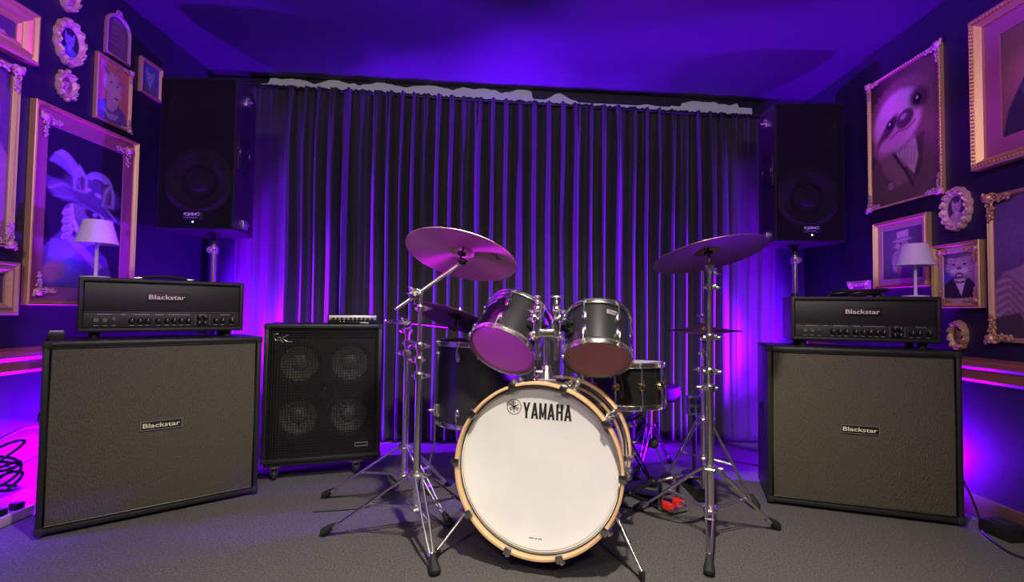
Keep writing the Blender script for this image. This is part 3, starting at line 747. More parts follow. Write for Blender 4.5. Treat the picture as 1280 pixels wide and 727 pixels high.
amp_head(HL, .632, .236, .25, 'black amplifier head on the left cabinet with a white lamp on its left end')
amp_head(HR, .612, .215, .25, 'black amplifier head on the right cabinet with a black cable piled on top')

def table_lamp(M, label, s=1.0):
    t = thing('table_lamp', label, 'lamp', M=M, group='cordless white table lamps')
    b = NB(); lathe(b, [(0, 0), (.052*s, 0), (.055*s, .003), (.054*s, .007), (.02*s, .010), (0, .010)], 36); obj('base', b, M_lamp, t)
    p = NB(); cyl(p, (0, 0, .008), (0, 0, .20*s), .0075*s, .006*s, 16); obj('pole', p, M_lamp, t)
    sh = NB(); lathe(sh, [(.070*s, .150*s), (.0775*s, .150*s), (.0770*s, .153*s), (.052*s, .250*s), (.049*s, .2525*s), (0, .2525*s), (0, .2500*s), (.047*s, .249*s), (.073*s, .153*s), (.070*s, .150*s)], 40); obj('lamp_shade', sh, M_lamp, t)
    return t
def on(M, x, y, z): return Matrix.Translation((M @ Vector((x, y, z))))
table_lamp(on(HL, .058, .125, .264), 'white table lamp in front of the large cavalier portrait', 1.02)
table_lamp(on(HR, .556, .125, .243), 'white table lamp in front of the top-hatted bird portrait', 1.02)

# black cable piled on the right head, small gadget on the left cabinet
def coil(M, label):
    bm = NB(); pts = []
    for k in range(90):
        a = k*.42; r = .075+.03*math.sin(k*.37)
        pts.append(M @ Vector((r*1.25*math.cos(a), .05*math.sin(a)+.01*math.sin(k), .010+.022*k/90+.004*math.sin(k*1.3))))
    tube(bm, spline(pts, 2), .0055, 6)
    tag(obj('cable_coil', bm, M_cable), label, 'cable')
coil(HR @ Matrix.Translation((.30, .055, .243)), 'black cable piled on top of the right amplifier head')
t = thing('footswitch_box', 'small black box with a pale top, on the left rear corner of the left cabinet', 'box', M=MC['L'] @ Matrix.Translation((.035, .20, .752)))
b = NB(); box(b, (0, 0, .016), (.055, .07, .032), .004); obj('housing', b, M_black, t)
b = NB(); box(b, (0, 0, .034), (.045, .055, .004), .001); obj('top_plate', b, M_silver, t)

# ------------------------------------------------------------------ bass cabinet on a wheeled dolly, small bass head
MB_ = local((-1.262, 2.62, 0), math.atan2(.18, .557)); BW, BZ, BH, BD = .587, .098, .712, .40
def bass_cab():
    t = thing('bass_speaker_cabinet', 'four-speaker bass cabinet with a square mesh grille, between the left guitar cabinet and the drums', 'speaker cabinet', M=MB_ @ Matrix.Translation((0, 0, BZ)))
    e = .022; W, H, D = BW, BH, BD
    bm = NB(); box(bm, (W/2, D/2, e/2), (W, D, e), .006); box(bm, (W/2, D/2, H-e/2), (W, D, e), .006)
    box(bm, (e/2, D/2, H/2), (e, D, H-.01), .006); box(bm, (W-e/2, D/2, H/2), (e, D, H-.01), .006); box(bm, (W/2, D-.01, H/2), (W-.03, .015, H-.03))
    obj('cabinet_shell', bm, M_tolex, t)
    # baffle: a plate with four round holes is read through the mesh; the drivers sit proud of it
    bf = NB(); xa, xb_, za, zb_ = e-.001, W-e+.001, e-.001, H-e+.001; nx, nz = 90, 110
    CC = ((.165, .50, .112), (W-.165, .50, .112), (.165, .215, .112), (W-.165, .215, .112))
    VV = [[bf.verts.new((xa+(xb_-xa)*i/nx, .099, za+(zb_-za)*j/nz)) for i in range(nx+1)] for j in range(nz+1)]
    for j in range(nz):
        for i in range(nx):
            x = xa+(xb_-xa)*(i+.5)/nx; z = za+(zb_-za)*(j+.5)/nz
            if any((x-a)**2+(z-c)**2 < r_*r_ for a, c, r_ in CC): continue
            bf.faces.new((VV[j][i], VV[j][i+1], VV[j+1][i+1], VV[j+1][i]))
    bmesh.ops.delete(bf, geom=[v for v in bf.verts if not v.link_faces], context='VERTS')
    obj('baffle', bf, M_black, t)
    Rx = Matrix.Rotation(PI/2, 4, 'X')
    for cx, cz in ((.165, .50), (W-.165, .50), (.165, .215), (W-.165, .215)):
        d = NB(); T = Matrix.Translation((cx, .098, cz)) @ Rx
        lathe(d, [(.126, 0), (.126, .005), (.118, .006), (.108, .004), (.106, -.012)], 40, T); o = obj('driver_frame', d, M_black, t)
        s = NB(); lathe(s, [(.110, .001), (.105, .007), (.099, .006), (.095, -.002)], 40, T); obj('surround', s, M_rub, o)
        c = NB(); lathe(c, [(.097, -.001), (.075, -.018), (.05, -.036), (.030, -.050)], 40, T); obj('cone', c, M_spk, o)
        k = NB(); lathe(k, [(.044, -.040), (.038, -.024), (.022, -.014), (0, -.010)], 28, T); obj('dust_cap', k, M_spk, o)
    h = NB(); T = Matrix.Translation((W/2, .098, .355)) @ Rx
    lathe(h, [(.052, .0), (.053, .008), (.045, .009), (.02, 0), (.012, 0), (0, .010)], 30, T); obj('tweeter', h, M_bmetal, t)
    g = NB(); x0, x1, z0, z1 = e+.004, W-e-.004, e+.004, H-e-.004; nx, nz = 40, 49
    for i in range(nx+1): x = x0+(x1-x0)*i/nx; box(g, (x, .0145, (z0+z1)/2), (.0042, .0016, z1-z0))
    for j in range(nz+1): z = z0+(z1-z0)*j/nz; box(g, ((x0+x1)/2, .0145, z), (x1-x0, .0018, .0042))
    gr = obj('mesh_grille', g, M_bmetal, t, label='black square-mesh metal grille')
    lg = NB()
    for pts in ([(-.028, .020), (-.036, .024), (-.046, .018), (-.047, .004), (-.040, -.008), (-.026, -.010), (-.018, -.004), (-.018, .004), (-.030, .004)],
                [(-.006, .022), (-.006, -.014)], [(.022, .020), (-.004, .002), (.012, -.016), (.040, -.018)], [(-.018, -.004), (-.004, -.022)]):
        tube(lg, spline([(.092+a, .011, H-.073+b_) for a, b_ in pts], 4), .0034, 6)
    obj('script_logo', lg, M_chrome, gr)
    bd = NB(); box(bd, (W-.098, .010, .072), (.066, .004, .020), .001); p = obj('badge', bd, M_black, gr)
    r = rect_frame(.066, .020, [(0, 0), (0, .0015), (.0022, .0015), (.0022, 0)]); bmesh.ops.transform(r, matrix=Matrix.Translation((W-.098, .008, .072)) @ Rx, verts=r.verts[:]); obj('badge_rim', r, M_silver, p)
    for x in (0, W):
        for z in (0, H):
            c = NB(); s = 1 if x == 0 else -1; q = 1 if z == 0 else -1
            box(c, (x+s*.012, .012, z+q*.012), (.030, .030, .030), .009); obj('corner_protector', c, M_rub, t)
bass_cab()
def dolly():
    t = thing('wheeled_dolly', 'low wheeled dolly under the bass cabinet', 'dolly', M=MB_)
    b = NB(); box(b, (BW/2, BD/2, .088), (BW-.02, BD-.02, .018), .004); obj('platform', b, M_black, t)
    for x, y in ((.06, .05), (BW-.12, .05), (.06, BD-.05), (BW-.12, BD-.05)):
        p = NB(); box(p, (x, y, .076), (.07, .06, .005), .001); cyl(p, (x, y, .074), (x, y, .062), .018, .014, 14)
        box(p, (x-.016, y+.008, .048), (.003, .034, .036), .001); box(p, (x+.016, y+.008, .048), (.003, .034, .036), .001); c = obj('caster_fork', p, M_chrome, t)
        w_ = NB(); T = Matrix.Translation((x, y+.012, .028)) @ Matrix.Rotation(PI/2, 4, 'Y'); lathe(w_, [(0, -.011), (.024, -.011), (.028, -.007), (.028, .007), (.024, .011), (0, .011)], 22, T); obj('wheel', w_, M_rub, c)
dolly()
def bass_head():
    t = thing('bass_amplifier_head', 'small bass amplifier with a silver knobbed panel, on top of the bass cabinet', 'amplifier', M=MB_ @ Matrix.Translation((.30, .05, BZ+BH)))
    W, H, D = .262, .046, .20
    b = NB(); box(b, (W/2, D/2, H/2+.005), (W, D, H), .004); obj('chassis', b, M_black, t)
    p = NB(); box(p, (W/2, -.001, H*.68+.003), (W-.016, .005, H*.52), .0015); obj('control_panel', p, M_silver, t)
    for i in range(10):
        x = .030+i*(W-.06)/9; k = NB(); lathe(k, [(0, .014), (.0062, .014), (.0078, .010), (.008, 0), (0, 0)], 14, Matrix.Translation((x, -.003, H*.62)) @ Matrix.Rotation(PI/2, 4, 'X')); obj('knob', k, M_black, t)
    for x in (.065, .085, .115, .135, .152, .192):
        k = NB(); sph(k, (x, -.001, H*.30), (.003, .002, .003), 8, 6); obj('button', k, M_chrome, t)
    s = NB(); box(s, (W-.07, -.0015, H*.17), (.045, .002, .005), .0005); obj('name_strip', s, M_silver, t)
    for x in (.02, W-.02):
        for y in (.03, D-.03): f = NB(); cyl(f, (x, y, 0), (x, y, .007), .008, n=10); obj('foot', f, M_rub, t)
bass_head()

# ------------------------------------------------------------------ PA loudspeakers on stands
def pa_speaker(M, label, inner):
    t = thing('pa_loudspeaker', label, 'loudspeaker', M=M, group='black loudspeakers on stands beside the curtain')
    W, H, D = .395, .80, .36
    b = NB()
    P = [(-W/2, .012), (W/2, .012), (W/2, D*.45), (W*.33, D), (-W*.33, D), (-W/2, D*.45)]
    lo = [b.verts.new((x, y, 0)) for x, y in P]; hi = [b.verts.new((x, y, H)) for x, y in P]; n = len(P)
    b.faces.new(lo[::-1]); b.faces.new(hi)
    for i in range(n):
        if i == 0: continue
        b.faces.new((lo[i], lo[(i+1) % n], hi[(i+1) % n], hi[i]))
    # recessed front opening
    ib = NB(); bm2 = rect_frame(W, H, [(0, 0), (.014, 0), (.014, -.03)]); bmesh.ops.transform(bm2, matrix=Matrix.Translation((0, .012, H/2)) @ Matrix.Rotation(PI/2, 4, 'X'), verts=bm2.verts[:]); merge(b, bm2); ib.free()
    bmesh.ops.remove_doubles(b, verts=b.verts[:], dist=1e-5)
    obj('enclosure', b, M_tolex, t)
    bf = NB(); box(bf, (0, .050, H/2), (W-.026, .012, H-.026)); obj('baffle', bf, M_black, t)
    Rx = Matrix.Rotation(PI/2, 4, 'X')
    T = Matrix.Translation((0, .042, .255)) @ Rx
    w_ = NB(); lathe(w_, [(.175, 0), (.178, .012), (.162, .016), (.150, .020), (.143, .012), (.09, -.004), (.055, .0)], 44, T); wo = obj('woofer', w_, M_spk, t)
    k = NB(); lathe(k, [(.056, .0), (.05, .014), (.03, .024), (0, .028)], 28, T); obj('dust_cap', k, M_spk, wo)
    h = NB(); A = []
    for (a, bq, y) in ((.165, .125, .022), (.14, .10, .034), (.09, .06, .042), (.05, .035, .044)):
        A.append([h.verts.new((a*math.copysign(abs(math.cos(q))**.6, math.cos(q)), y, .615+bq*math.copysign(abs(math.sin(q))**.6, math.sin(q)))) for q in [2*PI*i/36 for i in range(36)]])
    for R0_, R1_ in zip(A, A[1:]):
        for i in range(36): h.faces.new((R0_[i], R0_[(i+1) % 36], R1_[(i+1) % 36], R1_[i]))
    h.faces.new(A[-1]); obj('horn', h, M_black, t)
    g = NB(); nx = 12
    G = [[g.verts.new(((i/nx-.5)*(W-.012), .004-.010*(1-((i/nx-.5)*2)**2), .008+(H-.016)*j)) for i in range(nx+1)] for j in (0, 1)]
    for i in range(nx): g.faces.new((G[0][i], G[0][i+1], G[1][i+1], G[1][i]))
    go = obj('perforated_grille', g, M_perf, t)
    l = NB(); box(l, (0, -.008, .066), (.105, .003, .042), .0015); lo_ = obj('name_plate', l, M_black, t)
    obj('lettering', text_bm('QSC', .082, .016, .0008, Matrix.Translation((-.004, -.0098, .073)) @ Rx, bold=.02), M_white, lo_)
    obj('model_lettering', text_bm('KW SERIES', .062, .006, .0006, Matrix.Translation((-.008, -.0098, .056)) @ Rx, bold=.01), M_silver, lo_)
    d = NB(); sph(d, (0, -.007, .034), (.0035, .002, .0035), 8, 6); obj('indicator_light', d, M_led, t)
    for z in (.72, .04, .42):
        s = NB(); sx = inner*W/2
        if z == .42: box(s, (sx+inner*.004, D*.26, z), (.010, .13, .20), .004); torus(s, (sx+inner*.009, D*.26, z), (1, 0, 0), .05, .007, 18, 6)
        else:
            box(s, (sx+inner*.003, D*.36, z), (.008, .05, .05), .002); torus(s, (sx+inner*.014, D*.36, z), (0, 0, 1), .011, .003, 14, 6); 
        obj('side_handle' if z == .42 else 'rigging_eye', s, M_bmetal if z == .42 else M_chrome, t)
    cup = NB(); cyl(cup, (0, D*.5, -.012), (0, D*.5, .002), .035, n=18); obj('pole_socket', cup, M_black, t)
def speaker_stand(x, y, ztop, label):
    t = thing('speaker_stand', label, 'stand', (x, y, 0), group='tripod stands under the loudspeakers')
    b = NB(); cyl(b, (0, 0, .10), (0, 0, .98), .0185, n=16); obj('lower_tube', b, M_bmetal, t)
    b = NB(); cyl(b, (0, 0, .98), (0, 0, ztop), .0165, n=16); obj('upper_tube', b, M_dchrome, t)
    b = NB(); cyl(b, (0, 0, .96), (0, 0, 1.02), .028, .024, 16); obj('collar', b, M_bmetal, t)
    c = NB(); cyl(c, (0, 0, ztop-.10), (0, 0, ztop-.065), .024, n=16); cyl(c, (0, -.02, ztop-.082), (0, -.040, ztop-.082), .016, .019, 14); cyl(c, (0, -.04, ztop-.082), (0, -.044, ztop-.082), .010, n=12); obj('locking_knob', c, M_chrome, t)
    c = NB(); cyl(c, (0, 0, ztop-.05), (0, 0, ztop), .021, n=16); obj('top_sleeve', c, M_black, t)
    for k in range(3):
        a = PI/2+k*2*PI/3; d = Vector((math.cos(a), math.sin(a), 0))
        l = NB(); tube(l, [d*.03+Vector((0, 0, .55)), d*.16+Vector((0, 0, .03))], .011, 8); tube(l, [d*.02+Vector((0, 0, .20)), d*.10+Vector((0, 0, .27))], .008, 8); lo = obj('leg', l, M_bmetal, t)
        f = NB(); sph(f, d*.165+Vector((0, 0, .022)), (.02, .02, .022), 10, 7); obj('rubber_foot', f, M_rub, lo)
pa_speaker(local((-1.662, 2.65, 1.300), 0.02), 'black loudspeaker raised on a pole left of the curtain', 1)
pa_speaker(local((1.700, 2.90, 1.312), -0.02), 'black loudspeaker raised on a pole right of the curtain, beside the sloth portrait', -1)
speaker_stand(-1.655, 2.83, 1.288, 'pole stand carrying the left loudspeaker')
speaker_stand(1.705, 3.08, 1.300, 'pole stand carrying the right loudspeaker')

# ------------------------------------------------------------------ drums
V3 = Vector
def rotz_pt(r, a, z): return V3((r*math.cos(a), r*math.sin(a), z))
def drum(name, M, r, L, label, lugs, a0, shell=M_shell, batter=M_batter, reso=M_reso, inner=M_dmaple, group=None, lugstyle='pair', badge=None):
    t = thing(name, label, 'drum', M=M, group=group)
    s = NB(); lathe(s, [(r, .004), (r, L-.004), (r-.003, L), (r-.007, L-.001)], 56); lathe(s, [(r-.007, .001), (r-.003, 0), (r, .004)], 56)
    obj('shell', s, shell, t)
    i = NB(); lathe(i, [(r-.007, .001), (r-.007, L-.001)], 56); obj('shell_lining', i, inner, t, label='bare wood inside of the shell')
    for z, m, q in ((L+.003, batter, 1), (-.003, reso, -1)):
        h = NB(); lathe(h, [(r+.002, z-q*.008), (r+.003, z-q*.001), (r-.002, z), (0, z)], 56); obj('drumhead', h, m, t)
        hp = NB(); z0 = z-q*.014
        lathe(hp, [(r+.004, z0), (r+.013, z0), (r+.0135, z0+q*.002), (r+.006, z0+q*.003), (r+.006, z0+q*.020), (r+.0095, z0+q*.023), (r+.008, z0+q*.025), (r+.003, z0+q*.022), (r+.004, z0)], 56)
        obj('rim_hoop', hp, M_chrome, t)
    for k in range(lugs):
        a = a0+2*PI*k/lugs
        if lugstyle == 'pair':
            for q in (0, 1):
                zl = .048 if q == 0 else L-.048; zr = -.006 if q == 0 else L+.006; sg = -1 if q == 0 else 1
                R = Matrix.Rotation(a, 4, 'Z')
                l = NB(); sph(l, (r+.004, 0, zl-sg*.012), (.009, .013, .024), 12, 8, R); cyl(l, R @ V3((r, 0, zl)), R @ V3((r+.016, 0, zl)), .010, .007, 14)
                cyl(l, R @ V3((r+.012, 0, zl-sg*.004)), R @ V3((r+.011, 0, zl+sg*.020)), .0068, .0052, 12)
                lo = obj('lug', l, M_chrome, t)
                b = NB(); cyl(b, R @ V3((r+.011, 0, zl+sg*.018)), R @ V3((r+.0105, 0, zr+sg*.008)), .003, n=8); box(b, (r+.0105, 0, zr-sg*.002), (.012, .016, .010), .002, R); cyl(b, R @ V3((r+.0105, 0, zr)), R @ V3((r+.0105, 0, zr+sg*.012)), .0052, .004, 8)
                obj('tension_rod', b, M_chrome, lo)
        else:
            R = Matrix.Rotation(a, 4, 'Z')
            l = NB(); T = Matrix.Translation(R @ V3((r, 0, L/2))) @ R @ Matrix.Rotation(PI/2, 4, 'Y'); lathe(l, [(0, .020), (.010, .019), (.018, .012), (.020, .004), (.020, 0)], 24, T)
            lo = obj('lug', l, M_brass, t, label='round polished brass lug')
            b = NB(); cyl(b, R @ V3((r+.012, 0, -.012)), R @ V3((r+.012, 0, L+.012)), .0042, n=10)
            for zz in (0.0, L): box(b, (r+.0115, 0, zz), (.013, .015, .012), .002, R); cyl(b, R @ V3((r+.012, 0, zz-.010)), R @ V3((r+.012, 0, zz+.010)), .0058, n=8)
            for zz in (L/2-.024, L/2+.024): cyl(b, R @ V3((r+.012, 0, zz-.006)), R @ V3((r+.012, 0, zz+.006)), .0062, n=10)
            obj('tension_rod', b, M_chrome, lo)
    if badge is not None:
        a, zb, fl = badge; bw, bh = .064, .021
        # badge lies tangent to the shell, reading upright
        R = Matrix.Rotation(a, 4, 'Z'); T = R @ Matrix.Translation((r+.0015, 0, zb)) @ Matrix((( 0, 0, 1, 0), (fl, 0, 0, 0), (0, fl, 0, 0), (0, 0, 0, 1)))
        b = NB(); n = 10
        for i in range(n):
            pass
        V = []
        for i in range(n+1):
            u = (i/n-.5)*bw; aa = u/r; inset = .0
            sl = -.003 if i == 0 else 0
            V.append([b.verts.new(Matrix.Rotation(a, 4, 'Z') @ V3((rr*math.cos(aa), rr*math.sin(aa), zb+zz))) for rr, zz in ((r-.001, -bh/2), (r+.0025, -bh/2+.001), (r+.0025, bh/2-.001), (r-.001, bh/2))])
        for A, B in zip(V, V[1:]):
            for j in range(3): b.faces.new((A[j], A[j+1], B[j+1], B[j]))
        b.faces.new(V[0]); b.faces.new(V[-1])
        bo = obj('badge', b, M_silver, t)
        tx = text_bm('YAMAHA', .050, .009, .0006, bold=.01)
        for v in tx.verts:
            x, y, z = v.co; aa = x*fl/r; v.co = Matrix.Rotation(a, 4, 'Z') @ V3(((r+.0026+z)*math.cos(aa), (r+.0026+z)*math.sin(aa), zb+y*abs(fl)))
        obj('lettering', tx, M_ink, bo)
    return t

# bass drum: local z points out of the front head
bd_ax = V3((-.29, -1, .07)).normalized(); bd_c = V3((.088, 1.78, .350))
MBD = frame_of(bd_c, bd_ax)         # x = up x axis (to the viewer's right), y = up
def bass_drum():
    t = thing('bass_drum', 'large bass drum with white front head and natural maple hoops, centre of the kit', 'drum', M=MBD)
    R = .300; rs = .279; Lh = .038; D = .40
    s = NB(); lathe(s, [(rs, -.03), (rs, -.03-D)], 72); obj('shell', s, mat('gloss_black_shell', (.014, .013, .012), .12, coat=.6), t)
    i = NB(); lathe(i, [(rs-.007, -.032), (rs-.007, -.028-D)], 72); obj('shell_lining', i, M_dmaple, t)
    hd = NB(); lathe(hd, [(0, -.034), (.284, -.034), (.2885, -.031), (.2888, -.050)], 96); fh = obj('front_drumhead', hd, M_head, t, label='white drumhead with black maker lettering')
    hb = NB(); lathe(hb, [(0, -.048-D), (rs-.004, -.048-D), (rs+.004, -.044-D), (rs+.005, -.030-D)], 96); obj('batter_drumhead', hb, M_head, t)
    def hoop(z0, z1, q):
        h = NB(); lathe(h, [(R-.002, z0), (R, z0+q*.003), (R, z1-q*.003), (R-.002, z1), (R-.009, z1), (R-.011, z1-q*.003), (R-.011, z0), (R-.002, z0)], 96); return h
    obj('front_hoop', hoop(-.048, .0, 1), M_hoop, t)
    fr = NB(); lathe(fr, [(R-.011, -.032), (R-.0125, -.029), (R-.0145, -.031), (R-.015, -.0338)], 96); obj('flesh_hoop', fr, M_ink, fh)
    obj('rear_hoop', hoop(-.022-D, -.070-D, -1), M_hoop, t)
    for k in range(10):
        a = 2*PI*k/10; Rm = Matrix.Rotation(a, 4, 'Z')
        for (z, q) in ((-.0, 1), (-.070-D, -1)):
            c = NB(); box(c, (R+.004, 0, z-q*.020), (.007, .026, .046), .002, Rm); box(c, (R-.006, 0, z+q*.003), (.024, .026, .006), .002, Rm); box(c, (R-.017, 0, z-q*.003), (.005, .022, .012), .0015, Rm)
            cyl(c, Rm @ V3((R+.012, 0, z-q*.028)), Rm @ V3((R+.012, 0, z-q*.044)), .010, .007, 12)
            co = obj('hoop_claw', c, M_dchrome, t)
            rd = NB(); cyl(rd, Rm @ V3((R+.012, 0, z-q*.012)), Rm @ V3((R+.010, 0, z-q*.14)), .0035, n=8)
            if q == 1: pass
            cyl(rd, Rm @ V3((R+.012, 0, z-q*.010)), Rm @ V3((R+.012, 0, z-q*.018)), .006, n=6)
            obj('tension_rod', rd, M_chrome, co)
            l = NB(); box(l, (rs+.011, 0, z-q*.135), (.024, .020, .034), .005, Rm); cyl(l, Rm @ V3((R+.010, 0, z-q*.12)), Rm @ V3((R+.010, 0, z-q*.155)), .008, n=12); obj('lug', l, M_chrome, t)
    # maker's lettering on the head
    z = -.0338
    tx = NB(); LW, LH, TK = .0268, .056, .0082
    G = {'Y': [((.0, 1), (.5, .40)), ((1, 1), (.5, .40)), ((.5, .45), (.5, 0))], 'A': [((0, 0), (.5, 1)), ((1, 0), (.5, 1))],
         'M': [((.0, 0), (.0, 1)), ((1, 0), (1, 1)), ((.02, 1), (.5, .10)), ((.98, 1), (.5, .10))], 'H': [((.08, 0), (.08, 1)), ((.92, 0), (.92, 1))]}
    BAR = {'A': (.22, .78, .20), 'H': (.1, .9, .43)}
    for k, ch in enumerate('YAMAHA'):
        x0 = .029-.088+TK*.5+k*.0298
        def pp(u, v): return (x0+u*(LW-TK), .196-LH/2+v*LH)
        for (p_, q_) in G[ch]:
            (xa, ya), (xb, yb2) = pp(*p_), pp(*q_); tk = TK*(.62 if ch == 'M' and xa != xb else 1); V = [(xa-tk/2, ya), (xa+tk/2, ya), (xb+tk/2, yb2), (xb-tk/2, yb2)]
            lo_ = [tx.verts.new((x, y, z)) for x, y in V]; hi_ = [tx.verts.new((x, y, z+.0006)) for x, y in V]
            tx.faces.new(lo_); tx.faces.new(hi_)
            for i_ in range(4): tx.faces.new((lo_[i_], lo_[(i_+1) % 4], hi_[(i_+1) % 4], hi_[i_]))
        if ch in BAR:
            u0, u1, v0 = BAR[ch]; (xa, ya) = pp(u0, v0); (xb, _) = pp(u1, v0); box(tx, ((xa+xb)/2, ya+.0035, z+.0003), (xb-xa, .0075, .0006))
    obj('lettering', tx, M_ink, fh)
    lg = NB(); torus(lg, (-.092, .205, z), (0, 0, 1), .0262, .0012, 40, 6)
    for k in range(3):
        a = PI/2+k*2*PI/3; d = V3((math.cos(a), math.sin(a), 0)); n_ = V3((-d.y, d.x, 0)); c0 = V3((-.092, .205, z+.0003))
        tube(lg, [c0-d*.0195, c0+d*.004], .0016, 5)
        for s_ in (-1, 1): tube(lg, [c0+d*.002, c0+d*.005+n_*s_*.0035, c0+d*.0195+n_*s_*.0042], .0012, 5)
        tube(lg, [c0+d*.004, c0+d*.019], .0009, 5)
    for v in lg.verts: v.co.z = z+(v.co.z-z)*.3
    obj('tuning_fork_emblem', lg, M_ink, fh)
    dm = NB()
    for k in range(11):
        if k in (4, 7): continue
        box(dm, (-.022+.0042*k, -.236, z+.0002), (.0028, .0042, .0004))
    obj('small_print', dm, M_ink, fh)
    # spurs
    for s_, foot in ((1, V3((.449, 1.737, .0))), (-1, V3((-.262, 1.880, .0)))):
        Mi = MBD.inverted()
        a = math.radians(-32 if s_ > 0 else 212); Rm = Matrix.Rotation(a, 4, 'Z')
        b = NB(); box(b, (rs+.012, 0, -.15), (.024, .05, .07), .006, Rm); base = Rm @ V3((rs+.030, 0, -.15)); cyl(b, Rm @ V3((rs+.02, 0, -.15)), Rm @ V3((rs+.044, 0, -.15)), .020, .016, 16); bo = obj('spur_bracket', b, M_chrome, t)
        f = Mi @ (foot + V3((0, 0, .024))); l = NB(); cyl(l, base, base+(f-base)*.5, .0088, n=12); cyl(l, base+(f-base)*.45, f, .0062, n=12); so = obj('spur_leg', l, M_chrome, t)
        rf = NB(); g = Mi @ (foot + V3((0, 0, .001))); cyl(rf, f+(f-base).normalized()*-.012, g, .012, .006, 12); obj('rubber_tip', rf, M_rub, so)
    # mount plate on top
    q = NB(); top = MBD.inverted() @ V3((.138, 2.0, .63)); 
    T = Matrix.Translation(MBD.inverted() @ V3((.138, 2.0, .612)))
    Rr = MBD.to_3x3().to_4x4().inverted()
    box(q, (0, 0, .012), (.075, .09, .03), .008, T @ Rr); cyl(q, (T @ Rr) @ V3((0, 0, .02)), (T @ Rr) @ V3((0, 0, .075)), .030, .016, 20); torus(q, (T @ Rr) @ V3((0, 0, .066)), (T @ Rr).to_3x3() @ V3((0, 0, 1)), .017, .004, 20, 6)
    cyl(q, (T @ Rr) @ V3((-.018, -.01, .05)), (T @ Rr) @ V3((-.040, -.01, .05)), .006, n=10); box(q, (-.046, -.01, .05), (.006, .012, .030), .002, T @ Rr)
    obj('mount_base', q, M_chrome, t)
bass_drum()

def wing(bm, c, ax, s=1.0, up=V3((0, 0, 1))):
    """wing bolt: boss and two wings, axis ax"""
    T = frame_of(c, ax, up)
    cyl(bm, T @ V3((0, 0, 0)), T @ V3((0, 0, .012*s)), .007*s, .006*s, 12)
    for q in (-1, 1): sph(bm, (q*.012*s, 0, .012*s), (.010*s, .0030*s, .007*s), 10, 6, T)
def clamp(bm, c, r, h=.022, ax=V3((0, 0, 1)), side=V3((1, 0, 0)), s=1.0):
    ax = V3(ax).normalized(); c = V3(c)
    cyl(bm, c-ax*h/2, c+ax*h/2, r*1.5, n=16); cyl(bm, c+ax*h*.3, c+ax*h*.55, r*1.75, r*1.4, 16)
    side = V3(side).normalized(); T = frame_of(c+side*r*1.6, side, ax); box(bm, (0, 0, .002), (.014*s, .018*s, .014*s), .003, T)
    wing(bm, c+side*(r*1.6+.010), side, s, ax); cyl(bm, c-side*(r*1.2), c-side*(r*1.2+.010), .006*s, n=8)
def holder():
    P = V3((.138, 2.0, 0))
    t = thing('tom_holder', 'chrome double tom holder standing on top of the bass drum', 'drum holder', M=Matrix.Translation((.138, 2.0, .660)))
    o = -V3((.138, 2.0, .660)); z = lambda a: a-.660
    b = NB(); cyl(b, (0, 0, z(.682)), (0, 0, z(.81)), .0125, n=18); obj('post', b, M_chrome, t)
    b = NB(); box(b, (0, -.004, z(.812)), (.060, .045, .030), .008); box(b, (0, 0, z(.806)), (.118, .030, .022), .007)
    for s_ in (-1, 1): cyl(b, (s_*.037, 0, z(.785)), (s_*.037, 0, z(.85)), .017, n=18)
    obj('holder_block', b, M_chrome, t)
    for s_, big in ((-1, 0), (1, 1)):
        x = s_*.037
        b = NB(); cyl(b, (x, 0, z(.705)), (x, 0, z(.90)), .0095, n=14); a = obj('arm_tube', b, M_chrome, t)
        k = NB(); cyl(k, (x, 0, z(.885)), (x, 0, z(.925)), .015, n=16); sph(k, (x, 0, z(.905)), (.019, .019, .017), 16, 10)
        cyl(k, (x, 0, z(.925)), (x, 0, z(.945)), .006, n=12); sph(k, (x, 0, z(.932)), .010)
        sph(k, (x, 0, z(.953)), ((.027 if big else .015), .014, .007), 18, 8); cyl(k, (x, 0, z(.946)), (x, 0, z(.951)), .008, .012, 12)
        obj('clamp_knob', k, M_chrome, a)
        e = V3((-.030, .135, z(.845))) if s_ < 0 else V3((.087, .085, z(.835)))
        st = V3((x, 0, z(.88)))
        r = NB(); sph(r, st+V3((s_*.012, .01, -.01)), .020, 16, 10); tube(r, [st, (st+e)/2+V3((0, 0, .012)), e], .0085, 12)
        cyl(r, st+V3((0, -.028, -.012)), st+V3((0, .02, -.012)), .012, n=14); wing(r, st+V3((s_*.010, -.03, -.012)), (s_*.3, -1, 0), 1.2); wing(r, st+V3((s_*.02, -.02, .015)), (s_, -.5, .3), 1.0)
        obj('ball_arm', r, M_chrome, t)
        for zz in (.862, .79):
            c = NB(); clamp(c, (x, 0, z(zz)), .011, .016, side=V3((s_*.8, -.8, 0)), s=.9); obj('clamp', c, M_chrome, t)
holder()

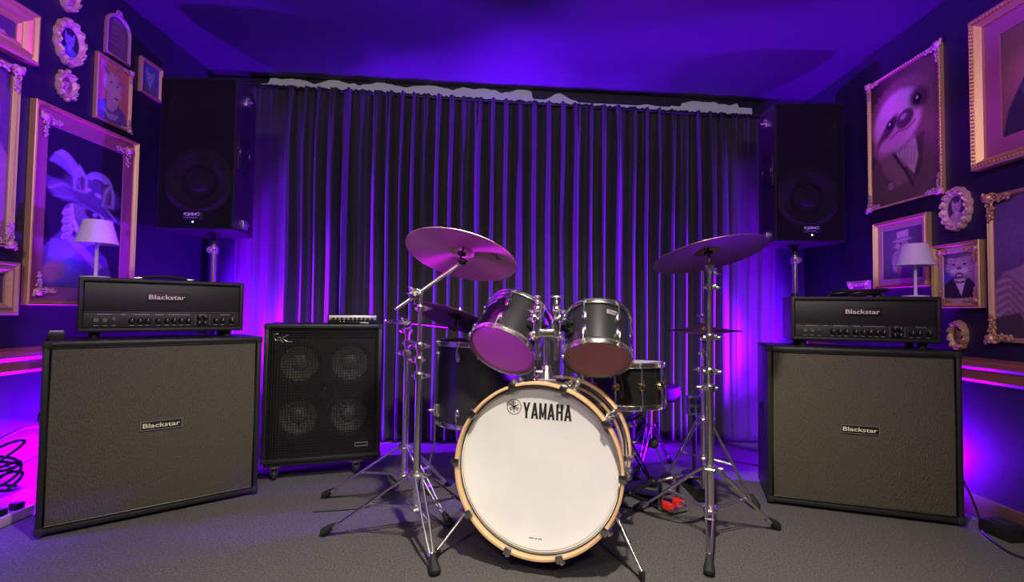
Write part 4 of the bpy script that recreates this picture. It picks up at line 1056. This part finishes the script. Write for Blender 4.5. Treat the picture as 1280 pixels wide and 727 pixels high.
aL = V3((.52, .86, 1)).normalized(); aR = V3((.12, .72, 1)).normalized()
ML = frame_of(V3((-.037, 2.2, .727)), aL); MR = frame_of(V3((.349, 2.08, .708)), aR)
def bracket(parent_M, r, L, wpt, name='mount_bracket', par=None):
    p = parent_M.inverted() @ V3(wpt); a = math.atan2(p.y, p.x); Rm = Matrix.Rotation(a, 4, 'Z')
    b = NB(); box(b, (r+.006, 0, L*.5), (.012, .055, .075), .004, Rm); box(b, (r+.020, 0, L*.5), (.024, .030, .034), .006, Rm)
    cyl(b, Rm @ V3((r+.03, -.022, L*.5)), Rm @ V3((r+.03, .022, L*.5)), .012, n=14)
    wing(b, Rm @ V3((r+.03, .022, L*.5)), Rm.to_3x3() @ V3((0, 1, 0)), 1.2, Rm.to_3x3() @ V3((0, 0, 1)))
    obj(name, b, M_bmetal, par)
tl = drum('tom_drum', ML, .146, .205, 'larger steeply tilted tom drum, left of the tom holder', 6, math.radians(100), group='tom drums above the bass drum', badge=(math.radians(62), .165, -1))
bracket(ML, .146, .205, (.10, 2.13, .84), par=tl)
tr_ = drum('tom_drum', MR, .130, .19, 'smaller tom drum with orange-lit lower head, right of the tom holder', 6, math.radians(67), group='tom drums above the bass drum', badge=(math.radians(120), .145, -1))
bracket(MR, .130, .19, (.20, 2.08, .83), par=tr_)
ft = drum('floor_tom', Matrix.Translation((-.165, 2.62, .345)), .203, .385, 'dark floor tom on chrome legs, behind the left side of the bass drum', 8, math.radians(200), shell=M_floorshell, batter=M_rub, reso=M_batter)
for k, ad in enumerate((205, 325, 85)):
    a = math.radians(ad); Rm = Matrix.Rotation(a, 4, 'Z')
    b = NB(); box(b, (.212, 0, .06), (.018, .04, .06), .005, Rm); cyl(b, Rm @ V3((.225, 0, .035)), Rm @ V3((.225, 0, .085)), .013, n=14); wing(b, Rm @ V3((.238, 0, .06)), Rm.to_3x3() @ V3((1, 0, 0)), 1.4)
    obj('leg_bracket', b, M_chrome, ft)
    l = NB(); tube(l, [Rm @ V3(p) for p in ((.225, 0, .16), (.225, 0, -.10), (.250, 0, -.20), (.255, 0, -.325))], .0055, 10); lo = obj('leg', l, M_chrome, ft)
    f = NB(); cyl(f, Rm @ V3((.2545, 0, -.32)), Rm @ V3((.255, 0, -.344)), .009, .013, 12); obj('rubber_foot', f, M_rub, lo)

# snare drum and its stand
MS = frame_of(V3((.545, 2.46, .462)), V3((-.02, .05, 1)))
sn = drum('snare_drum', MS, .178, .185, 'black snare drum with round brass lugs, right of and below the smaller tom', 10, math.radians(80), shell=mat('black_lacquer_shell', (.016, .015, .014), .1, coat=.5), batter=M_head, reso=M_batter, lugstyle='tube')
b = NB(); a = math.radians(170); Rm = Matrix.Rotation(a, 4, 'Z'); box(b, (.190, 0, .085), (.018, .028, .12), .004, Rm); box(b, (.206, 0, .11), (.014, .014, .07), .003, Rm); cyl(b, Rm @ V3((.19, 0, .02)), Rm @ V3((.215, 0, .02)), .009, n=12); obj('strainer', b, M_chrome, sn)

def tripod_legs(t, c, zu, zl, feet, m=M_chrome, foot_s=1.0):
    """double-braced legs from the upper collar, braces from the lower collar. c = centre (x, y) ; feet world"""
    cx, cy = c
    for f in feet:
        f = V3((f[0]-cx, f[1]-cy, 0)); d = f.normalized(); n_ = V3((-d.y, d.x, 0))
        top = d*.026+V3((0, 0, zu)); end = f*(1-.055/f.length)+V3((0, 0, .032))
        l = NB()
        for s_ in (-1, 1): tube(l, [top+n_*s_*.012, top.lerp(end, .55)+n_*s_*.012, end+n_*s_*.004], .0045, 8)
        cyl(l, top-n_*.018, top+n_*.018, .005, n=8)
        lo = obj('leg', l, m, t)
        mid = top.lerp(end, .56); lw = d*.024+V3((0, 0, zl))
        br = NB(); tube(br, [lw-n_*.008, lw+n_*.008, mid+n_*.008, mid-n_*.008], .0034, 8, closed=True)
        cyl(br, mid-n_*.016, mid+n_*.016, .0042, n=8); obj('brace', br, m, lo)
        r = NB(); dd = (end-top).normalized(); T = frame_of(end+dd*.018, dd)
        lathe(r, [(0, -.034), (.008, -.034), (.012, -.022), (.019, .010), (.020, .026), (.012, .034), (0, .035)], 14, T, sy=.85)
        zmin = min(v.co.z for v in r.verts); bmesh.ops.translate(r, verts=r.verts[:], vec=(0, 0, max(0, .0005-zmin)) if zmin < .0005 else (0, 0, .0005-zmin)); obj('rubber_foot', r, M_rub, lo)
        cf = NB(); cyl(cf, end-dd*.030, end-dd*.008, .010, .012, 12); obj('ferrule', cf, M_chrome, lo)
def column(t, secs, clamps, side=V3((1, -.3, 0)), m=M_chrome):
    for i, (z0, z1, r) in enumerate(secs):
        b = NB(); cyl(b, (0, 0, z0), (0, 0, z1), r, n=16); obj('tube_section', b, m, t)
    for (z, r, q) in clamps:
        c = NB(); clamp(c, (0, 0, z), r, .026, side=side*q, s=1.15); obj('height_clamp', c, M_chrome, t)
def collars(t, zu, zl, r=.015):
    for z in (zu, zl):
        c = NB(); cyl(c, (0, 0, z-.012), (0, 0, z+.012), r*1.7, n=16); torus(c, (0, 0, z), (0, 0, 1), r*1.8, .005, 20, 6)
        if z == zu: wing(c, V3((.03, -.01, z)), (1, -.3, 0), 1.3)
        obj('collar', c, M_chrome, t)
def cymbal(name, c, ax, r, label, m=M_cymbal, mark=False, flip=False, group=None, bell=.052):
    T = frame_of(V3(c), V3(ax)); t = thing(name, label, 'cymbal', M=T, group=group)
    pr = []; q = -1 if flip else 1
    for k in range(15): u = k/14; rr = bell+(r-bell)*u; pr.append((rr, q*(-.020*(u**1.35))))
    top = [(.006, q*.020), (bell*.45, q*.0185), (bell*.75, q*.011), (bell*.95, q*.002)] + pr
    n = 96; b = NB(); lathe(b, top + [(a, z-.0014) for a, z in reversed(top)] + [top[0]], n, fn=None)
    obj('cymbal_bronze', b, m, t, sharp=60)
    if mark:
        def zs(rr): u = (rr-bell)/(r-bell); return -.020*u**1.35-.0019
        g = text_bm('Z', .026, .034, .0004, bold=.02)
        for k in range(5): tube(g, [(-.012+.006*k, .020+.004*(k % 2), 0), (-.016+.008*k, .034, 0)], .0016, 5)
        Tm = Matrix(((-1, 0, 0, -.145), (0, 1, 0, -.035), (0, 0, -1, 0), (0, 0, 0, 1)))
        for v in g.verts:
            p = Tm @ v.co; p.z = zs(math.hypot(p.x, p.y))-.0003 - (.0004 if v.co.z > .0002 else 0); v.co = p
        obj('stamped_mark', g, M_ink, t)
    return t
def cym_top(t, c, ax, name='wing_nut', low=.045):
    """sleeve, felt and wing nut through the cymbal's hole; c in local coords of stand"""
    ax = V3(ax).normalized(); c = V3(c)
    s = NB(); cyl(s, c-ax*low, c+ax*.035, .004, n=10); cyl(s, c-ax*.012, c-ax*.004, .018, n=16); cyl(s, c+ax*.022, c+ax*.030, .015, n=16); obj('felt_sleeve', s, M_rub, t)
    w_ = NB(); T = frame_of(c+ax*.030, ax); cyl(w_, T @ V3((0, 0, 0)), T @ V3((0, 0, .016)), .008, .007, 12)
    for q in (-1, 1): sph(w_, (q*.013, 0, .014), (.010, .0035, .008), 10, 6, T)
    obj(name, w_, M_chrome, t)

# left front boom stand and its cymbal
C1 = (-.358, 2.0); t = thing('boom_cymbal_stand', 'front chrome boom stand holding the tilted magenta-lit cymbal, left of the bass drum', 'cymbal stand', (C1[0], C1[1], 0), group='chrome cymbal stands')
tripod_legs(t, C1, .262, .135, [(-.75, 2.055), (-.235, 1.735), (-.09, 2.25)])
collars(t, .262, .135)
column(t, [(.115, .64, .0145), (.64, .76, .0115), (.76, .955, .0085)], [(.640, .0145, 1), (.70, .012, -1), (.755, .0115, 1), (.90, .009, 1)])
def boom(t, L, R, J, r, cc, ax, label=None):
    b = NB(); cyl(b, L, R, r, n=14); sph(b, L, r*1.05, 10, 6); obj('boom_arm', b, M_chrome, t)
    k = NB(); d = (V3(R)-V3(L)).normalized(); cyl(k, V3(J)-d*.020, V3(J)+d*.020, r*2.0, n=16); cyl(k, V3(J)+V3((0, -.028, 0)), V3(J)+V3((0, .028, 0)), .019, n=20)
    for q in range(14): a_ = 2*PI*q/14; box(k, (V3(J)+V3((.019*math.cos(a_), -.018, .019*math.sin(a_)))), (.004, .012, .004), .001)
    wing(k, V3(J)+V3((0, -.028, 0)), (0, -1, .1), 1.5); wing(k, V3(J)+V3((-.014, -.01, .014)), (-1, -.4, 1), 1.3); cyl(k, V3(J)+V3((0, 0, -.040)), V3(J)+V3((0, 0, -.012)), .012, .014, 14); obj('boom_joint', k, M_chrome, t)
    e = NB(); sph(e, R, .014, 12, 8); cyl(e, V3(R)+V3((0, -.018, 0)), V3(R)+V3((0, .018, 0)), .013, n=16); tube(e, [V3(R), V3(cc)-V3(ax).normalized()*.03], .006, 8); wing(e, V3(R)+V3((0, -.018, 0)), (0, -1, 0), 1.2); obj('tilter', e, M_bmetal, t)
    cym_top(t, cc, ax, low=.035)
O1 = V3((C1[0], C1[1], 0)); a1 = V3((.20, .36, 1)); c1 = V3((-.201, 2.04, 1.128))
boom(t, V3((-.441, 1.97, .900))-O1, V3((-.196, 2.03, 1.088))-O1, V3((-.369, 1.99, .955))-O1, .0088, c1-O1, a1)
cymbal('crash_cymbal', c1, a1, .226, 'tilted crash cymbal lit magenta from below, on the left boom stand', mark=True)

# left rear boom stand with the ride
C2 = (-.467, 2.30); t = thing('boom_cymbal_stand', 'rear chrome boom stand with its arm nearly level, behind the front boom stand', 'cymbal stand', (C2[0], C2[1], 0), group='chrome cymbal stands')
tripod_legs(t, C2, .285, .165, [(-.89, 2.46), (-.30, 2.66), (-.22, 2.12)])
collars(t, .285, .165)
column(t, [(.145, .70, .0145), (.70, .80, .0115), (.80, .835, .0085)], [(.70, .0145, -1), (.745, .012, 1), (.80, .0115, -1)])
O2 = V3((C2[0], C2[1], 0)); a2 = V3((.30, .30, 1)); c2 = V3((-.275, 2.60, .862))
boom(t, V3((-.543, 2.21, .845))-O2, V3((-.285, 2.57, .802))-O2, V3((-.469, 2.312, .832))-O2, .0078, c2-O2, a2)
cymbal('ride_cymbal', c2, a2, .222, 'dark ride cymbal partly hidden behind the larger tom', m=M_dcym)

# right straight stand with crash
C3 = (.792, 2.05); t = thing('straight_cymbal_stand', 'tall straight chrome stand in front of the hi-hat, right side of the kit', 'cymbal stand', (C3[0], C3[1], 0), group='chrome cymbal stands')
tripod_legs(t, C3, .285, .125, [(.675, 1.755), (1.138, 2.175), (.56, 2.36)])
collars(t, .285, .125)
column(t, [(.105, .60, .0145), (.60, .80, .0115), (.80, 1.075, .0085)], [(.60, .0145, -1), (.665, .012, 1), (.80, .0115, 1), (1.00, .009, 1)])
O3 = V3((C3[0], C3[1], 0)); a3 = V3((-.15, .24, 1)); c3 = V3((.785, 2.05, 1.146))
e = NB(); cyl(e, (0, 0, 1.06), (0, 0, 1.10), .011, n=14); cyl(e, (0, -.016, 1.085), (0, .016, 1.085), .014, n=16); tube(e, [V3((0, 0, 1.09)), c3-O3-a3.normalized()*.03], .006, 8); wing(e, V3((.012, -.012, 1.06)), (1, -.5, -.3), 1.3); obj('tilter', e, M_chrome, t)
cym_top(t, c3-O3, a3, low=.03)
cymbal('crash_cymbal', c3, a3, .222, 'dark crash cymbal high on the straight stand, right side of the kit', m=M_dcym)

# hi-hat
C4 = (.935, 2.50); t = thing('hi_hat_stand', 'hi-hat stand with steep legs, behind the straight cymbal stand', 'cymbal stand', (C4[0], C4[1], 0))
tripod_legs(t, C4, .385, .20, [(1.165, 2.36), (.80, 2.77)], foot_s=.9)
collars(t, .385, .20, .013)
column(t, [(.05, .62, .0125), (.62, .745, .0105)], [(.62, .0125, -1), (.70, .0105, 1)], side=V3((1, -.5, 0)))
b = NB(); cyl(b, (0, 0, .745), (0, 0, 1.12), .0032, n=10); obj('pull_rod', b, M_chrome, t)
b = NB(); cyl(b, (0, 0, .765), (0, 0, .80), .020, .024, 18); cyl(b, (0, 0, .752), (0, 0, .768), .012, n=14); wing(b, V3((.02, -.008, .785)), (1, -.3, 0), 1.1); obj('cymbal_seat', b, M_chrome, t)
b = NB(); cyl(b, (0, 0, .838), (0, 0, .895), .008, n=12); cyl(b, (0, 0, .848), (0, 0, .858), .017, n=14); wing(b, V3((-.006, -.006, .880)), (-1, -.3, .2), 1.2); obj('clutch', b, M_chrome, t)
b = NB(); box(b, (0, .10, .014), (.085, .30, .012), .003); box(b, (0, -.01, .035), (.10, .03, .05), .004); obj('base_plate', b, M_bmetal, t)
b = NB(); box(b, (0, .16, .065), (.075, .24, .008), .003, Matrix.Translation((0, .04, .02)) @ Matrix.Rotation(-.25, 4, 'X')); obj('footboard', b, M_dchrome, t)
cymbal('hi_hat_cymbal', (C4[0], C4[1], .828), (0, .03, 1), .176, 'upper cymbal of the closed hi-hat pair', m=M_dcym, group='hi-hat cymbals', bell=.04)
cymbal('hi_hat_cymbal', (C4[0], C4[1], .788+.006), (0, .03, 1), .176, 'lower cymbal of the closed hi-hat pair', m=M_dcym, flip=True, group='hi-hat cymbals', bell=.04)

# snare stand
C5 = (.55, 2.46); t = thing('snare_stand', 'low chrome snare stand with a black basket under the snare drum', 'drum stand', (C5[0], C5[1], 0))
tripod_legs(t, C5, .28, .12, [(.45, 2.24), (.76, 2.68), (.36, 2.70)], m=M_bmetal)
collars(t, .28, .12, .013)
column(t, [(.10, .37, .0125)], [(.36, .0125, 1)])
for k in range(3):
    a = math.radians(-80+120*k); d = V3((math.cos(a), math.sin(a), 0))
    b = NB(); tube(b, [V3((0, 0, .38)), d*.09+V3((0, 0, .405)), d*.190+V3((0, 0, .440-.01*math.sin(a)))], .006, 8); o_ = obj('basket_arm', b, M_bmetal, t)
    r = NB(); tube(r, [d*.185+V3((0, 0, .432)), d*.212+V3((0, 0, .444)), d*.214+V3((0, 0, .475))], .009, 8); obj('rubber_grip', r, M_rub, o_)

# kick pedal with a red base plate
def pedal(x, y, rz, label, m=M_red):
    t = thing('kick_pedal', label, 'drum pedal', (x, y, 0), rz, group='kick pedals')
    b = NB(); box(b, (0, .09, .010), (.11, .30, .010), .003); obj('base_plate', b, M_bmetal, t)
    for s_ in (-1, 1): b = NB(); box(b, (s_*.038, -.055, .030), (.030, .060, .030), .006); obj('side_plate', b, m, t)
    b = NB(); box(b, (0, .12, 0), (.08, .26, .009), .003, Matrix.Translation((0, 0, .055)) @ Matrix.Rotation(-.22, 4, 'X')); obj('footboard', b, M_bmetal, t)
    for s_ in (-1, 1): b = NB(); box(b, (s_*.055, -.035, .075), (.012, .022, .14), .003); obj('side_post', b, M_dchrome, t)
    b = NB(); cyl(b, (-.08, -.035, .140), (.08, -.035, .140), .006, n=10); T = Matrix.Translation((0, -.035, .140)) @ Matrix.Rotation(PI/2, 4, 'Y'); lathe(b, [(0, -.008), (.028, -.008), (.030, 0), (.028, .008), (0, .008)], 20, T); obj('cam_axle', b, M_chrome, t)
    b = NB(); cyl(b, (0, -.03, .14), (0, .06, .27), .0035, n=8); sph(b, (0, .065, .275), (.022, .022, .026)); obj('beater', b, M_rub, t)
    if m is M_red:
        b = NB(); cyl(b, (-.10, -.035, .140), (-.26, -.06, .120), .007, n=10); sph(b, (-.10, -.035, .14), .013); sph(b, (-.26, -.06, .12), .013); obj('linkage_rod', b, M_bmetal, t)
    b = NB(); box(b, (0, -.075, .018), (.09, .045, .018), .004); wing(b, V3((.02, -.09, .03)), (0, -.3, 1), 1.2); obj('hoop_clamp', b, M_chrome, t)
pedal(.715, 2.40, .5, 'red-plated pedal on the floor between snare stand and hi-hat stand')
pedal(.225, 2.42, -.27, 'kick pedal at the back of the bass drum', M_bmetal)

# drum throne behind
t = thing('drum_throne', 'round dark padded drum stool behind the snare drum', 'stool', (.80, 2.96, 0))
b = NB(); lathe(b, [(0, .40), (.15, .40), (.168, .415), (.172, .45), (.160, .478), (.12, .487), (0, .485)], 40); obj('seat', b, M_rub, t)
b = NB(); cyl(b, (0, 0, .12), (0, 0, .40), .014, n=14); obj('post', b, M_dchrome, t)
tripod_legs(t, (.80, 2.96), .25, .13, [(.66, 2.74), (.98, 3.10), (.68, 3.2)], m=M_dchrome)

# small grey socket box hanging behind the hi-hat
t = thing('stage_box', 'small pale box with four dark openings on a thin dark stem, behind the hi-hat legs', 'box', (1.02, 2.86, 0))
b = NB(); box(b, (0, 0, .385), (.085, .05, .105), .010); obj('housing', b, M_dchrome, t)
for sx in (-1, 1):
    for sz in (-1, 1): b = NB(); box(b, (sx*.019, -.0255, .385+sz*.023), (.026, .004, .030), .003); obj('opening', b, M_black, t)
b = NB(); cyl(b, (0, 0, .0), (0, 0, .34), .012, n=12); cyl(b, (0, 0, 0), (0, 0, .012), .07, n=24); obj('stem', b, M_bmetal, t)

# ------------------------------------------------------------------ cables and floor clutter
def cable(pts, r, label, m=M_cable, k=6):
    bm = NB(); tube(bm, spline([V3(p) for p in pts], k), r, 6); return tag(obj('cable', bm, m), label, 'cable')
cable([(2.065, 2.40, .20), (2.055, 2.31, .10), (2.02, 2.22, .008), (1.955, 2.14, .006), (1.90, 1.98, .006), (1.93, 1.90, .006), (1.99, 1.84, .006), (1.96, 1.72, .006)], .0045, 'black cable running along the carpet in front of the right baseboard')
t = thing('power_adaptor', 'black power box on the floor between the right cabinet and the baseboard', 'power supply', (2.030, 2.13, 0), .1)
b = NB(); box(b, (0, 0, .028), (.10, .13, .056), .008); obj('housing', b, M_black, t); b = NB(); box(b, (0, 0, .058), (.06, .08, .004), .001); obj('label_plate', b, M_rub, t)
t = thing('power_strip', 'power strip against the left wall beside the left guitar cabinet', 'power strip', (-2.055, 2.055, 0), PI/2)
b = NB(); box(b, (0, 0, .022), (.34, .055, .040), .006); obj('housing', b, M_pinkcable, t)
for k in range(4): b = NB(); box(b, (-.11+.075*k, 0, .056), (.042, .036, .030), .006); obj('plug', b, M_black, t)
cable([(-2.075, 2.34, .34), (-2.07, 2.22, .37), (-2.06, 2.12, .36), (-2.08, 2.04, .33)], .004, 'thin black cable looping out from behind the left cabinet, the upper one')
cable([(-2.08, 2.33, .24), (-2.065, 2.18, .22), (-2.06, 2.10, .24), (-2.08, 2.0, .28)], .004, 'thin black cable looping out from behind the left cabinet, the lower one')
b = NB(); pts = []
for k in range(70): a = k*.5; pts.append((-2.035+.020*math.sin(k*.23)+.022*math.cos(a), 2.085+.060*math.sin(a)*1.1, .155+.045*math.sin(k*.31)+.002*k))
tube(b, spline(pts, 2), .0065, 6); tag(obj('cable_bundle', b, M_cable), 'tangle of dark cables on the power strip at the left wall', 'cable')
cable([(-.66, 2.76, .03), (-.60, 2.70, .008), (-.56, 2.60, .006), (-.62, 2.50, .006), (-.58, 2.42, .006), (-.66, 2.33, .006), (-.86, 2.28, .006)], .0045, 'black cable on the carpet behind the left boom stands')
cable([(.42, 2.44, .006), (.56, 2.36, .006), (.66, 2.26, .006), (.78, 2.22, .006), (.92, 2.36, .006), (1.04, 2.66, .006)], .0045, 'black cable trailing under the hi-hat stand')
cable([(1.98, 3.03, .006), (1.80, 3.1, .2), (1.77, 3.08, .9), (1.74, 3.10, 1.25)], .004, 'black cable running up the right loudspeaker stand')
